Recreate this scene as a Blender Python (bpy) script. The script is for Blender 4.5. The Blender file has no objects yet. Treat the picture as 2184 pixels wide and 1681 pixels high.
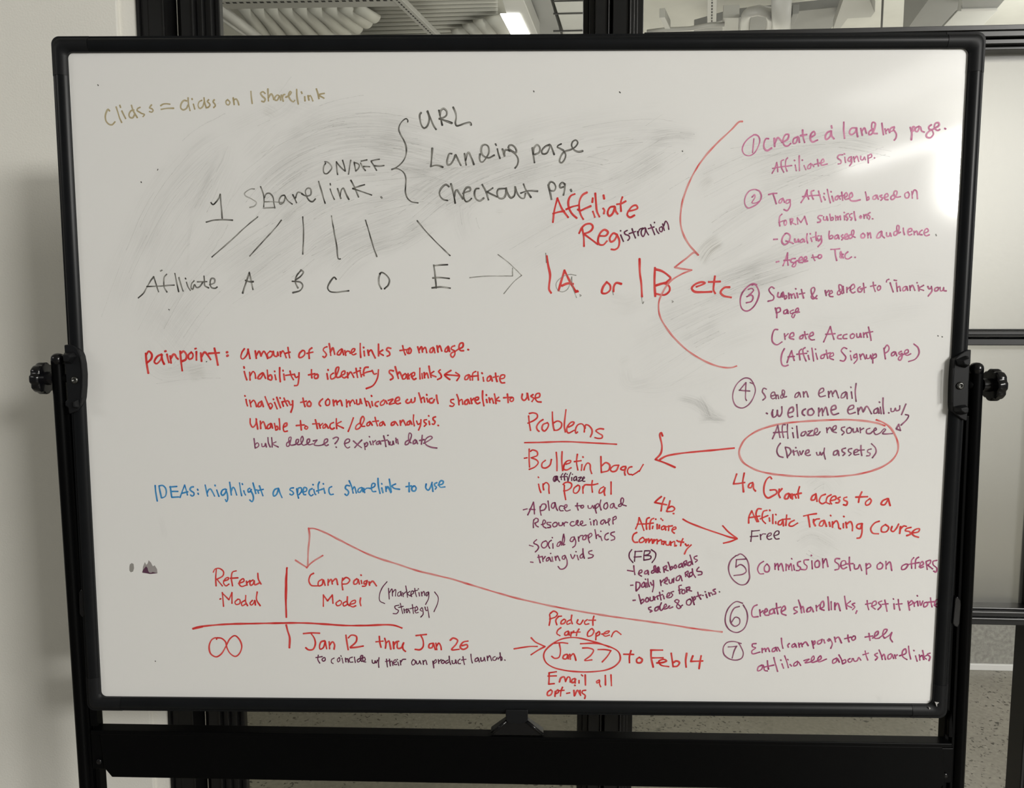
import bpy, bmesh, math, random
from mathutils import Vector, Matrix

# ---------------------------------------------------------------- camera, world, lamps, exposure
SC = bpy.context.scene
COL = SC.collection
FOCAL, CX, CY = 1600.0, 1092.0, 840.5          # for the 2184 x 1681 frame
PITCH, YAW = math.radians(5.385), math.radians(3.2)
CAM = Vector((0, 0, 1.5))
cd = bpy.data.cameras.new('camera'); cam = bpy.data.objects.new('camera', cd); COL.objects.link(cam)
cd.sensor_width = 36; cd.sensor_fit = 'HORIZONTAL'; cd.lens = 36 * FOCAL / 2184
cd.clip_start = 0.02; cd.clip_end = 60
cam.location = CAM
cam.rotation_euler = (math.pi/2 - PITCH, 0, YAW)
SC.camera = cam
CAMR = cam.rotation_euler.to_matrix()

SC.view_settings.view_transform = 'Standard'
SC.view_settings.look = 'None'
SC.view_settings.gamma = 1
SC.view_settings.use_curve_mapping = False
SC.view_settings.exposure = 0.0
SC.cycles.transparent_max_bounces = 64

W = bpy.data.worlds.new('room_light'); SC.world = W; W.use_nodes = True
bg = W.node_tree.nodes['Background']; bg.inputs[0].default_value = (1.0, 0.995, 0.965, 1); bg.inputs[1].default_value = 0.13

def lamp(name, loc, target, sx, sy, power, col=(1, .982, .935), spin=0):
    d = bpy.data.lights.new(name, 'AREA'); d.shape = 'RECTANGLE'; d.size = sx; d.size_y = sy
    d.energy = power; d.color = col
    o = bpy.data.objects.new(name, d); COL.objects.link(o); o.location = loc
    if target is None: o.rotation_euler = (0, 0, spin); return o          # flat on the ceiling
    q = (Vector(target) - Vector(loc)).to_track_quat('-Z', 'Y')
    o.rotation_euler = (q.to_matrix() @ Matrix.Rotation(spin, 3, 'Z')).to_euler()
    return o
# ceiling lamps of the room the photographer stands in
lamp('room_lamp_main', (4.85, -5.1, 2.95), (0.0, 1.2, 1.3), 1.0, .6, 240)
lamp('room_lamp_near', (3.3, -1.9, 2.85), (0.1, 1.2, 1.3), .45, 1.5, 66)
lamp('room_lamp_left', (-3.2, -0.9, 2.75), (-1.3, 1.4, 0.9), .9, .4, 10)
lamp('room_lamp_strip', (3.52, -4.65, 3.0), None, .17, 1.6, 24, spin=-.19)
lamp('room_lamp_panel', (2.55, -2.75, 3.0), None, .5, 1.1, 5, spin=-.19)
# corridor lamp beyond the glass, then added fill lights without fixtures
lamp('corridor_lamp', (0.3, 2.75, 3.0), (0.3, 2.75, 0), 2.6, .5, 22)
lamp('far_wall_fill', (1.6, 5.6, 3.0), (2.2, 7.4, 1.6), 3.0, .4, 128)  # added fill aimed at the far wall, brightens the frosted panes
lamp('corridor_fill_up', (0.2, 3.6, 2.0), (0.2, 4.4, 4), 1.5, .8, 12)  # added upward fill for the corridor ceiling, no real fixture
lamp('corridor_fill_right', (3.3, 4.1, 2.4), (3.4, 4.3, 4), 1.4, 1.2, 40)  # added upward fill that brightens the right part of the ceiling

# ---------------------------------------------------------------- sight lines: photo position -> point of the room
def ray(px, py):
    return CAMR @ Vector(((px - CX) / FOCAL, -(py - CY) / FOCAL, -1.0))
def on_y(px, py, y):                               # on an upright plane parallel to the glass wall
    d = ray(px, py); return CAM + d * ((y - CAM.y) / d.y)
def on_z(px, py, z):                               # on a level plane
    d = ray(px, py); return CAM + d * ((z - CAM.z) / d.z)
# the whiteboard stands almost square to the camera; its own frame: x right, y away, z up, origin = centre of the panel
_ax = CAMR @ Vector((.99987, -.00629, .01498)); _up = CAMR @ Vector((-.00273, .99558, .09384))
_e = (_ax.normalized().dot(_up.normalized())) / 2
BX = (_ax - _up * _e).normalized(); BY = _up.cross(BX).normalized(); BZ = BX.cross(BY).normalized()
_k = 1.18 / 1.16
_tl = CAM + CAMR @ Vector((-.57728 * _k, .44348 * _k, -.97534 * _k))
BW, BH = 1.18, 1.18 / 1.3284
BC = _tl + BX * BW/2 - BZ * BH/2
BROT = Matrix((BX, BY, BZ)).transposed()
BZ0 = -BC.z                                        # floor level in the board's frame
def on_b(px, py, dy=0.0):                          # photo position -> board frame, dy behind the panel's face
    d = BROT.transposed() @ ray(px, py); c = BROT.transposed() @ (CAM - BC)
    return c + d * ((dy - c.y) / d.y)

# ---------------------------------------------------------------- materials
def mat(name, col, rough=.5, metal=0.0, spec=.5, coat=0.0, coat_rough=.1, bump=0.0, bump_scale=200, var=0.0, var_scale=6):
    m = bpy.data.materials.new(name); m.use_nodes = True
    nt = m.node_tree; p = nt.nodes['Principled BSDF']
    p.inputs['Base Color'].default_value = (*col, 1); p.inputs['Roughness'].default_value = rough
    p.inputs['Metallic'].default_value = metal; p.inputs['Specular IOR Level'].default_value = spec
    p.inputs['Coat Weight'].default_value = coat; p.inputs['Coat Roughness'].default_value = coat_rough
    tc = nt.nodes.new('ShaderNodeTexCoord')
    if bump:
        n = nt.nodes.new('ShaderNodeTexNoise'); n.inputs['Scale'].default_value = bump_scale; n.inputs['Detail'].default_value = 3
        b = nt.nodes.new('ShaderNodeBump'); b.inputs['Strength'].default_value = bump; b.inputs['Distance'].default_value = .002
        nt.links.new(tc.outputs['Object'], n.inputs['Vector']); nt.links.new(n.outputs['Fac'], b.inputs['Height']); nt.links.new(b.outputs['Normal'], p.inputs['Normal'])
    if var:
        n = nt.nodes.new('ShaderNodeTexNoise'); n.inputs['Scale'].default_value = var_scale; n.inputs['Detail'].default_value = 4
        r = nt.nodes.new('ShaderNodeMapRange'); r.inputs[1].default_value = .3; r.inputs[2].default_value = .7; r.inputs[3].default_value = 1 - var; r.inputs[4].default_value = 1 + var
        x = nt.nodes.new('ShaderNodeMix'); x.data_type = 'RGBA'; x.blend_type = 'MULTIPLY'; x.inputs[0].default_value = 1
        x.inputs[6].default_value = (*col, 1)
        nt.links.new(tc.outputs['Object'], n.inputs['Vector']); nt.links.new(n.outputs['Fac'], r.inputs[0]); nt.links.new(r.outputs[0], x.inputs[7]); nt.links.new(x.outputs[2], p.inputs['Base Color'])
    return m
def emit(name, col, s):
    m = bpy.data.materials.new(name); m.use_nodes = True; nt = m.node_tree; nt.nodes.clear()
    e = nt.nodes.new('ShaderNodeEmission'); e.inputs[0].default_value = (*col, 1); e.inputs[1].default_value = s
    o = nt.nodes.new('ShaderNodeOutputMaterial'); nt.links.new(e.outputs[0], o.inputs[0]); return m

M = {}
M['board'] = mat('enamel_white', (.80, .795, .78), .45, spec=.12, coat=1.0, coat_rough=.085, bump=.05, bump_scale=5)
M['alu'] = mat('black_aluminium', (.006, .0067, .0078), .34, spec=.17, var=.12, var_scale=30)
M['plastic'] = mat('black_plastic', (.0075, .008, .0092), .46, spec=.2, bump=.02, bump_scale=900)
M['powder'] = mat('black_powder_coat', (.002, .0021, .0023), .33, spec=.07, bump=.04, bump_scale=1400)
M['gloss'] = mat('black_gloss_plastic', (.005, .005, .006), .2, spec=.4)
M['steel'] = mat('bolt_steel', (.13, .13, .125), .35, metal=1)
M['dark'] = mat('dark_recess', (.004, .004, .005), .6)
M['mullion'] = mat('black_window_frame', (.007, .007, .0073), .30, spec=.40, var=.15, var_scale=14)
M['gasket'] = mat('rubber_gasket', (.006, .006, .006), .7)
M['railtop'] = mat('worn_frame_edge', (.16, .155, .15), .5)
M['plaster'] = mat('white_plaster', (.80, .785, .73), .85, spec=.2, bump=.25, bump_scale=260, var=.02, var_scale=3)
M['deck'] = mat('painted_metal_deck', (.56, .555, .51), .55, var=.06, var_scale=5)
M['deckrib'] = mat('painted_rib', (.55, .545, .50), .55)
M['duct'] = mat('painted_duct', (.22, .22, .21), .5, var=.05, var_scale=8)
M['ductlight'] = mat('pale_duct', (.48, .48, .455), .5, var=.04, var_scale=8)
M['strut'] = mat('strut_steel', (.40, .395, .37), .45)
M['pipe'] = mat('white_pipe', (.50, .495, .475), .45)
M['skirting'] = mat('white_skirting', (.80, .80, .78), .5)
M['felt'] = mat('grey_felt_wall', (.34, .335, .305), .95, spec=.1, bump=.6, bump_scale=240, var=.22, var_scale=60)
M['tube'] = emit('lamp_diffuser', (1, .99, .95), 6.0)
M['rubber'] = mat('caster_rubber', (.03, .03, .03), .6)

def concrete():
    m = mat('polished_concrete', (.33, .31, .265), .35, spec=.4)
    nt = m.node_tree; p = nt.nodes['Principled BSDF']; tc = nt.nodes.new('ShaderNodeTexCoord')
    n1 = nt.nodes.new('ShaderNodeTexNoise'); n1.inputs['Scale'].default_value = 1.6; n1.inputs['Detail'].default_value = 6
    n2 = nt.nodes.new('ShaderNodeTexNoise'); n2.inputs['Scale'].default_value = 60; n2.inputs['Detail'].default_value = 3
    v = nt.nodes.new('ShaderNodeTexVoronoi'); v.inputs['Scale'].default_value = 52; v.inputs['Randomness'].default_value = 1
    v2 = nt.nodes.new('ShaderNodeTexVoronoi'); v2.inputs['Scale'].default_value = 95
    dn = nt.nodes.new('ShaderNodeTexNoise'); dn.inputs['Scale'].default_value = 38; dn.inputs['Detail'].default_value = 2
    dm = nt.nodes.new('ShaderNodeMix'); dm.data_type = 'RGBA'; dm.blend_type = 'LINEAR_LIGHT'; dm.inputs[0].default_value = .022
    nt.links.new(tc.outputs['Object'], dn.inputs['Vector']); nt.links.new(tc.outputs['Object'], dm.inputs[6]); nt.links.new(dn.outputs['Color'], dm.inputs[7])
    for t in (n1, n2): nt.links.new(tc.outputs['Object'], t.inputs['Vector'])
    for t in (v, v2): nt.links.new(dm.outputs[2], t.inputs['Vector'])
    r1 = nt.nodes.new('ShaderNodeValToRGB'); r1.color_ramp.elements[0].color = (.27, .255, .215, 1); r1.color_ramp.elements[1].color = (.36, .34, .29, 1)
    r1.color_ramp.elements[0].position = .3; r1.color_ramp.elements[1].position = .72
    nt.links.new(n1.outputs['Fac'], r1.inputs[0])
    def speck(vo, lo, hi, gate_scale, gate_lo, colr, base):
        r = nt.nodes.new('ShaderNodeMapRange'); r.inputs[1].default_value = lo; r.inputs[2].default_value = hi; r.inputs[3].default_value = 1; r.inputs[4].default_value = 0
        nt.links.new(vo.outputs['Distance'], r.inputs[0])
        g = nt.nodes.new('ShaderNodeTexNoise'); g.inputs['Scale'].default_value = gate_scale; nt.links.new(tc.outputs['Object'], g.inputs['Vector'])
        gr = nt.nodes.new('ShaderNodeMapRange'); gr.inputs[1].default_value = gate_lo; gr.inputs[2].default_value = gate_lo + .06; nt.links.new(g.outputs['Fac'], gr.inputs[0])
        mu = nt.nodes.new('ShaderNodeMath'); mu.operation = 'MULTIPLY'; nt.links.new(r.outputs[0], mu.inputs[0]); nt.links.new(gr.outputs[0], mu.inputs[1])
        x = nt.nodes.new('ShaderNodeMix'); x.data_type = 'RGBA'; x.inputs[7].default_value = (*colr, 1)
        nt.links.new(mu.outputs[0], x.inputs[0]); nt.links.new(base, x.inputs[6]); return x.outputs[2]
    c = speck(v2, .16, .30, 3.0, .50, (.40, .38, .335), r1.outputs[0])
    c = speck(v, .19, .30, 3.2, .45, (.085, .08, .066), c)
    fm = nt.nodes.new('ShaderNodeMapRange'); fm.inputs[1].default_value = .3; fm.inputs[2].default_value = .7; fm.inputs[3].default_value = .86; fm.inputs[4].default_value = 1.12
    fx = nt.nodes.new('ShaderNodeMix'); fx.data_type = 'RGBA'; fx.blend_type = 'MULTIPLY'; fx.inputs[0].default_value = 1
    nt.links.new(n2.outputs['Fac'], fm.inputs[0]); nt.links.new(c, fx.inputs[6]); nt.links.new(fm.outputs[0], fx.inputs[7])
    nt.links.new(fx.outputs[2], p.inputs['Base Color'])
    b = nt.nodes.new('ShaderNodeBump'); b.inputs['Strength'].default_value = .1; b.inputs['Distance'].default_value = .002
    nt.links.new(n2.outputs['Fac'], b.inputs['Height']); nt.links.new(b.outputs['Normal'], p.inputs['Normal'])
    return m
M['concrete'] = concrete()

def clear_glass(name, tint):
    m = bpy.data.materials.new(name); m.use_nodes = True; nt = m.node_tree; nt.nodes.clear()
    t = nt.nodes.new('ShaderNodeBsdfTransparent'); t.inputs[0].default_value = (*tint, 1)
    g = nt.nodes.new('ShaderNodeBsdfGlossy'); g.inputs['Roughness'].default_value = .02
    f = nt.nodes.new('ShaderNodeFresnel'); f.inputs[0].default_value = 1.35
    x = nt.nodes.new('ShaderNodeMixShader'); o = nt.nodes.new('ShaderNodeOutputMaterial')
    nt.links.new(f.outputs[0], x.inputs[0]); nt.links.new(t.outputs[0], x.inputs[1]); nt.links.new(g.outputs[0], x.inputs[2]); nt.links.new(x.outputs[0], o.inputs[0])
    return m
M['glass'] = clear_glass('clear_glass', (.93, .94, .91))
M['tinted'] = clear_glass('tinted_glass', (.72, .72, .67)); M['smoked'] = clear_glass('smoked_glass', (.56, .56, .51))
def frosted():
    m = bpy.data.materials.new('frosted_glass'); m.use_nodes = True; nt = m.node_tree; nt.nodes.clear()
    r = nt.nodes.new('ShaderNodeBsdfRefraction'); r.inputs[0].default_value = (.42, .422, .41, 1); r.inputs['Roughness'].default_value = .62; r.inputs['IOR'].default_value = 1.15
    d = nt.nodes.new('ShaderNodeBsdfDiffuse'); d.inputs[0].default_value = (.72, .72, .69, 1)
    tl = nt.nodes.new('ShaderNodeBsdfTranslucent'); tl.inputs[0].default_value = (.8, .8, .76, 1)
    g = nt.nodes.new('ShaderNodeBsdfGlossy'); g.inputs['Roughness'].default_value = .42
    x1 = nt.nodes.new('ShaderNodeMixShader'); x1.inputs[0].default_value = .06
    x2 = nt.nodes.new('ShaderNodeMixShader'); x2.inputs[0].default_value = .06
    x3 = nt.nodes.new('ShaderNodeMixShader'); x3.inputs[0].default_value = .06
    n = nt.nodes.new('ShaderNodeTexNoise'); n.inputs['Scale'].default_value = 160; b = nt.nodes.new('ShaderNodeBump'); b.inputs['Strength'].default_value = .15; b.inputs['Distance'].default_value = .001
    tc = nt.nodes.new('ShaderNodeTexCoord'); nt.links.new(tc.outputs['Object'], n.inputs['Vector']); nt.links.new(n.outputs['Fac'], b.inputs['Height'])
    for s in (d, g): nt.links.new(b.outputs['Normal'], s.inputs['Normal'])
    o = nt.nodes.new('ShaderNodeOutputMaterial')
    nt.links.new(r.outputs[0], x1.inputs[1]); nt.links.new(tl.outputs[0], x1.inputs[2])
    nt.links.new(x1.outputs[0], x2.inputs[1]); nt.links.new(d.outputs[0], x2.inputs[2])
    nt.links.new(x2.outputs[0], x3.inputs[1]); nt.links.new(g.outputs[0], x3.inputs[2]); nt.links.new(x3.outputs[0], o.inputs[0])
    return m
M['frost'] = frosted()

# ---------------------------------------------------------------- mesh helpers
def obj(name, bm, m, parent=None, smooth=False, bevel=0, segs=2):
    me = bpy.data.meshes.new(name)
    bmesh.ops.recalc_face_normals(bm, faces=bm.faces)
    bm.to_mesh(me); bm.free()
    me.materials.append(M[m] if isinstance(m, str) else m)
    o = bpy.data.objects.new(name, me); COL.objects.link(o)
    if parent: o.parent = parent
    if smooth:
        for p in me.polygons: p.use_smooth = True
    if bevel:
        b = o.modifiers.new('bevel', 'BEVEL'); b.width = bevel; b.segments = segs; b.limit_method = 'ANGLE'; b.angle_limit = math.radians(35)
    return o
def thing(name, label, cat, loc=(0, 0, 0), group=None):
    o = bpy.data.objects.new(name, None); COL.objects.link(o); o.location = loc; o.empty_display_size = .1
    o['label'] = label; o['category'] = cat
    if group: o['group'] = group
    return o
def tag(o, label, cat, group=None):
    o['label'] = label; o['category'] = cat
    if group: o['group'] = group
    return o
def struct(o): o['kind'] = 'structure'; return o
def box(bm, x0, x1, y0, y1, z0, z1):
    vs = [bm.verts.new((x, y, z)) for x in (x0, x1) for y in (y0, y1) for z in (z0, z1)]
    for f in ((0,1,3,2),(4,6,7,5),(0,4,5,1),(2,3,7,6),(0,2,6,4),(1,5,7,3)): bm.faces.new([vs[i] for i in f])
    return bm
def prism(bm, pts, off):                             # polygon extruded by a vector
    a = [bm.verts.new(p) for p in pts]; b = [bm.verts.new(Vector(p) + Vector(off)) for p in pts]
    bm.faces.new(a); bm.faces.new(b[::-1])
    for i in range(len(a)):
        j = (i + 1) % len(a); bm.faces.new((a[i], b[i], b[j], a[j]))
    return bm
def tube(bm, pts, r, n=20, cap=True):
    pts = [Vector(p) for p in pts]; rings = []
    for i, p in enumerate(pts):
        d = (pts[min(i+1, len(pts)-1)] - pts[max(i-1, 0)]).normalized()
        u = d.cross(Vector((0, 1, 0)) if abs(d.y) < .9 else Vector((1, 0, 0))).normalized(); v = d.cross(u)
        rr = r[i] if isinstance(r, (list, tuple)) else r
        rings.append([bm.verts.new(p + (u*math.cos(2*math.pi*k/n) + v*math.sin(2*math.pi*k/n))*rr) for k in range(n)])
    for a, b in zip(rings, rings[1:]):
        for k in range(n): bm.faces.new((a[k], a[(k+1) % n], b[(k+1) % n], b[k]))
    if cap: bm.faces.new(rings[0][::-1]); bm.faces.new(rings[-1])
    return bm
def lathe(bm, prof, org, axis, n=28, lobes=0, depth=0, lobe_from=None):   # prof: (along, radius)
    axis = Vector(axis).normalized(); u = axis.orthogonal().normalized(); v = axis.cross(u); org = Vector(org); rings = []
    for i, (t, r) in enumerate(prof):
        ring = []
        for k in range(n):
            a = 2*math.pi*k/n; rr = r
            if lobes and (lobe_from is None or i in lobe_from): rr = r - depth * max(0, -math.cos(lobes*a))**1.5
            ring.append(bm.verts.new(org + axis*t + (u*math.cos(a) + v*math.sin(a))*rr))
        rings.append(ring)
    for a, b in zip(rings, rings[1:]):
        for k in range(n): bm.faces.new((a[k], a[(k+1) % n], b[(k+1) % n], b[k]))
    bm.faces.new(rings[0][::-1]); bm.faces.new(rings[-1])
    return bm
NB = bmesh.new
def catmull(pts, step):
    """smooth curve through the points, sampled about every `step`"""
    if len(pts) == 2:
        a, b = pts; n = max(1, int((b - a).length / step)); return [a.lerp(b, i/n) for i in range(n+1)]
    P = [pts[0]*2 - pts[1]] + list(pts) + [pts[-1]*2 - pts[-2]]
    out = []
    for i in range(1, len(P)-2):
        p0, p1, p2, p3 = P[i-1:i+3]
        t0 = 0; t1 = t0 + max((p1-p0).length, 1e-6)**.5; t2 = t1 + max((p2-p1).length, 1e-6)**.5; t3 = t2 + max((p3-p2).length, 1e-6)**.5
        n = max(1, int((p2-p1).length / step))
        for k in range(n):
            t = t1 + (t2-t1)*k/n
            a1 = p0*((t1-t)/(t1-t0)) + p1*((t-t0)/(t1-t0)); a2 = p1*((t2-t)/(t2-t1)) + p2*((t-t1)/(t2-t1)); a3 = p2*((t3-t)/(t3-t2)) + p3*((t-t2)/(t3-t2))
            b1 = a1*((t2-t)/(t2-t0)) + a2*((t-t0)/(t2-t0)); b2 = a2*((t3-t)/(t3-t1)) + a3*((t-t1)/(t3-t1))
            out.append(b1*((t2-t)/(t2-t1)) + b2*((t-t1)/(t2-t1)))
    out.append(pts[-1].copy())
    return out
# ---------------------------------------------------------------- the room: floor, plaster wall, glass partition
YW = 1.46                                            # front of the partition frames
YG = YW + .045                                       # glass
YF = 3.25                                            # far corridor wall
ZC = 3.35
fl = struct(obj('floor', box(NB(), -5, 6, -6, 8, -.05, 0), 'concrete'))

xs0 = on_y(250, 60, YW - .006).x                      # upright edge in the plaster
xs1 = on_y(293, 60, YW).x
bm = NB(); box(bm, -3.2, xs0, YW - .006, YW + .16, 0, ZC); struct(obj('wall_left', bm, 'plaster', bevel=.002))
bm = NB(); box(bm, xs0, xs1, YW + .004, YW + .16, 0, ZC); struct(obj('wall_left_return', bm, 'plaster'))

TRIM = [0]
def trim_name():
    TRIM[0] += 1; return 'trim_%d' % TRIM[0]
def X(px, py=60, y=YW): return on_y(px, py, y).x
def mullion(strips, back):
    """upright frame made of side by side strips: (left px, right px, set-back)"""
    t = None
    bm = NB()
    for a, b, s in strips: box(bm, X(a), X(b), YW + s, YW + back, 0, ZC)
    return struct(obj(trim_name(), bm, 'mullion', bevel=.0016))
mullion([(292,299,-.002),(299,316,.004),(317,350,.0),(350,354,-.006),(354,385,.055),(385,412,.002),(412,416,-.006),(417,430,.006),(430,444,.016),(445,455,.030)], .047)
mullion([(1245,1257,.03),(1257,1269,.016),(1270,1296,.0),(1296,1299,-.006),(1299,1307,.05),(1307,1341,.0),(1341,1345,-.006),(1346,1354,.006),(1354,1362,.016),(1362,1376,.03)], .058)
xm0, xm1, xl1 = X(1247), X(1374), X(454)
xr = on_y(2143, 1678, YW + .06).x                    # inner edge of the right hand stile
bm = NB(); box(bm, xr, xr + .012, YW + .012, YW + .06, 0, 2.2); box(bm, xr + .012, xr + .040, YW, YW + .06, 0, 2.2); box(bm, xr + .043, xr + .10, YW + .008, YW + .06, 0, 2.2)
struct(obj(trim_name(), bm, 'mullion', bevel=.0016))
def Z(px, py, y=YW): return on_y(px, py, y).z
def rail(x0, x1, bands, m='mullion'):
    bm = NB()
    for zt, zb, s in bands: box(bm, x0, x1, YW + s, YW + .09, zb, zt)
    return struct(obj(trim_name(), bm, m, bevel=.0014))
px = 2150
zt = [Z(px, v) for v in (54, 65, 77, 79, 90, 97)]
XE = xr + 1.2
for nm, a, b in (('left', xl1, xm0), ('right', xm1, XE)):
    rail(a, b, [(zt[0], zt[1], -.004), (zt[1], zt[2], .0), (zt[2], zt[3], .03), (zt[4], zt[5], .02)])
    rail(a, b, [(zt[3], zt[4], .008)], 'mullion')
z2 = [Z(2125, v) for v in (702, 706, 715, 719, 723, 737)]
z3 = [Z(2125, v) for v in (1303, 1307, 1318, 1323, 1336)]
for nm, a, b in (('left', xl1, xm0), ('right', xm1, xr)):
    rail(a, b, [(z2[0], z2[1], .014), (z2[1], z2[2], .004), (z2[2], z2[3], -.002), (z2[3], z2[4], .03), (z2[4], z2[5], .004)])
    rail(a, b, [(z3[0], z3[1], .016), (z3[1], z3[2], .004), (z3[2], z3[3], -.003), (z3[3], z3[4], .006)])
bm = NB(); box(bm, xr + .09, XE, YW + .008, YW + .10, z2[5], z2[0]); struct(obj(trim_name(), bm, 'mullion', bevel=.0014))
def pane(name, x0, x1, z0, z1, m):
    bm = NB(); v = [bm.verts.new(p) for p in ((x0, YG, z0), (x1, YG, z0), (x1, YG, z1), (x0, YG, z1))]; bm.faces.new(v)
    return struct(obj(name, bm, m))
pane('window_1', xl1 - .01, xm0 + .01, zt[0] - .01, ZC, 'glass')
pane('window_2', xm1 - .01, XE, zt[0] - .01, ZC, 'glass')
for i, (a, b) in enumerate(((xl1, xm0), (xm1, xr))):
    pane('window_%d' % (3 + i), a - .01, b + .01, z2[0] - .01, zt[5] + .01, 'frost')
    pane('window_%d' % (5 + i), a - .01, b + .01, z3[0] - .01, z2[5] + .01, 'frost')
pane('window_7', xl1 - .01, xm0 + .01, .06, z3[4] + .01, 'smoked')
xq = on_y(1984, 1560, YG).x
pane('window_8', xm1 - .01, xq, .06, z3[4] + .01, 'tinted')
pane('window_9', xr + .09, XE, zt[5] - 1.2, zt[5] + .01, 'frost')
for nm, a, b in (('left', xl1, xm0), ('right', xm1, xr)):
    bm = NB(); box(bm, a, b, YW + .01, YW + .08, 0, .07); struct(obj(trim_name(), bm, 'mullion', bevel=.0014))
# corridor beyond the glass
bm = NB(); box(bm, -5, 6, YF, YF + .1, 0, .46); struct(obj('wall_low', bm, 'felt'))
bm = NB(); box(bm, -5, 6, 7.4, 7.5, 0, ZC + .6); struct(obj('wall_far', bm, 'plaster'))
bm = NB(); box(bm, -5, 6, YF - .014, YF, 0, .028); struct(obj('baseboard_low', bm, 'skirting', bevel=.003))
# ---------------------------------------------------------------- ceiling of the corridor, seen through the high windows
def cz(px, py, z): return on_z(px, py, z)
bm = NB(); box(bm, -5, 6, -6, 8, ZC + .12, ZC + .2); struct(obj('ceiling', bm, 'deck'))
# ribs of the metal deck hang just under the flat of it
def rib(bm, a, b, r, z=ZC, n=10):
    p, q = cz(*a, z), cz(*b, z); d = (q - p).normalized(); u = d.cross(Vector((0, 0, 1))).normalized()
    A, B = [], []
    for k in range(n + 1):
        t = math.pi * k / n; o = u * math.cos(t) * r + Vector((0, 0, -math.sin(t) * r * .9))
        A.append(bm.verts.new(p + o)); B.append(bm.verts.new(q + o))
    for k in range(n): bm.faces.new((A[k], A[k+1], B[k+1], B[k]))
    bm.faces.new(A); bm.faces.new(B[::-1]); bm.faces.new((A[0], B[0], B[-1], A[-1]))
def px_z(px, py, z): return cz(px, py, z)
zr = ZC + .06
t = thing('deck_section', 'pale ribbed metal deck section behind the left high window, ribs slanting down right', 'ceiling deck', cz(650, 50, zr))
def local(o, t): o.data.transform(Matrix.Translation(-t.location)); return o
ribs = [((577,12),(641,84)), ((607,12),(676,84)), ((638,12),(707,80)), ((668,12),(737,70)), ((700,12),(762,60)), ((732,12),(783,48)), ((763,14),(800,36)), ((548,12),(606,84)), ((520,12),(571,84))]
for a, b in ribs:
    bm = NB(); rib(bm, a, b, .044, zr); local(obj('rib', bm, 'deckrib', t, smooth=True), t)
t = thing('deck_section', 'pale metal deck section with fine level ribs behind the middle of the left high window', 'ceiling deck', cz(950, 40, ZC + .1))
for i in range(10):
    y = -6 + i * 8.6
    bm = NB(); rib(bm, (770, y + 6), (1062, y - 2), .017, ZC + .115); local(obj('rib', bm, 'deckrib', t, smooth=True), t)
t = thing('deck_section', 'short pale deck section with bright thick ribs left of the lit ceiling lamp', 'ceiling deck', cz(1040, 60, zr))
for a, b in (((976,60),(997,84)), ((1001,49),(1036,84)), ((1024,40),(1061,84)), ((1050,33),(1090,84))):
    bm = NB(); rib(bm, a, b, .050, zr); local(obj('rib', bm, 'deckrib', t, smooth=True), t)

def strut(name, label, a, b, w, z, h, dots, dot_px, m='strut'):
    """slotted steel channel hung level between two points"""
    p, q = cz(*a, z), cz(*b, z); d = (q - p).normalized(); u = d.cross(Vector((0, 0, 1))).normalized()
    bm = NB(); prism(bm, [p - u*w, p + u*w, q + u*w, q - u*w], (0, 0, h))
    o = obj(name, bm, m, bevel=.003); bm = NB()
    L = (q - p).length
    for i in range(dots):
        c = p + d * L * (i + .5) / dots + u * dot_px
        s = L / dots * .28
        prism(bm, [c - d*s - u*w*.16, c - d*s + u*w*.16, c + d*s + u*w*.16, c + d*s - u*w*.16], (0, 0, -.0012))
    s_ = obj('slots', bm, 'dark', o)
    return tag(o, label, 'strut')
strut('slotted_strut', 'grey slotted steel strut running level across the top left of the high window', (470, 12), (846, 6), .05, ZC - .10, .04, 26, .034)
strut('slotted_strut', 'pale slotted strut with round holes slanting down right beside the level ribs', (838, -8), (932, 84), .026, ZC - .12, .03, 20, 0)
strut('slotted_strut', 'short pale slotted strut pointing at the camera behind the right high window', (1519, -12), (1518, 48), .024, ZC - .2, .03, 9, 0)
def slab(name, label, cat, pts, z, th, m, bevel=.003):
    bm = NB(); prism(bm, [cz(*p, z) for p in pts], (0, 0, th)); return tag(obj(name, bm, m, bevel=bevel), label, cat)
# strip lamp
t = thing('ceiling_lamp', 'grey boxed ceiling lamp with a glowing white end seen through the left high window', 'lamp', cz(1100, 40, ZC - .3))
bm = NB(); prism(bm, [cz(*p, ZC - .3) for p in ((1064,-20),(1109,-20),(1151,84),(1098,84))], (0, 0, .09)); local(obj('lamp_housing', bm, 'strut', t, bevel=.003), t)
bm = NB(); prism(bm, [cz(*p, ZC - .306) for p in ((1067,31),(1108,31),(1131,78),(1092,78))], (0, 0, .005)); local(obj('diffuser', bm, 'tube', t), t)
slab('air_duct', 'dark grey flat duct just right of the glowing ceiling lamp', 'duct', [(1122,-20),(1168,-20),(1201,90),(1153,90)], ZC - .2, .15, 'duct')
PD = slab('air_duct', 'paler grey duct panel with cross seams beside the middle mullion', 'duct', [(1174,-20),(1262,-20),(1262,90),(1209,90)], ZC - .2, .13, 'ductlight')
bm = NB()
for y in (2, 29, 66): prism(bm, [cz(1180, y, ZC - .203), cz(1262, y - 2, ZC - .203), cz(1262, y + .5, ZC - .203), cz(1180, y + 2.5, ZC - .203)], (0, 0, .003))
obj('seam', bm, 'dark', PD)
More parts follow.
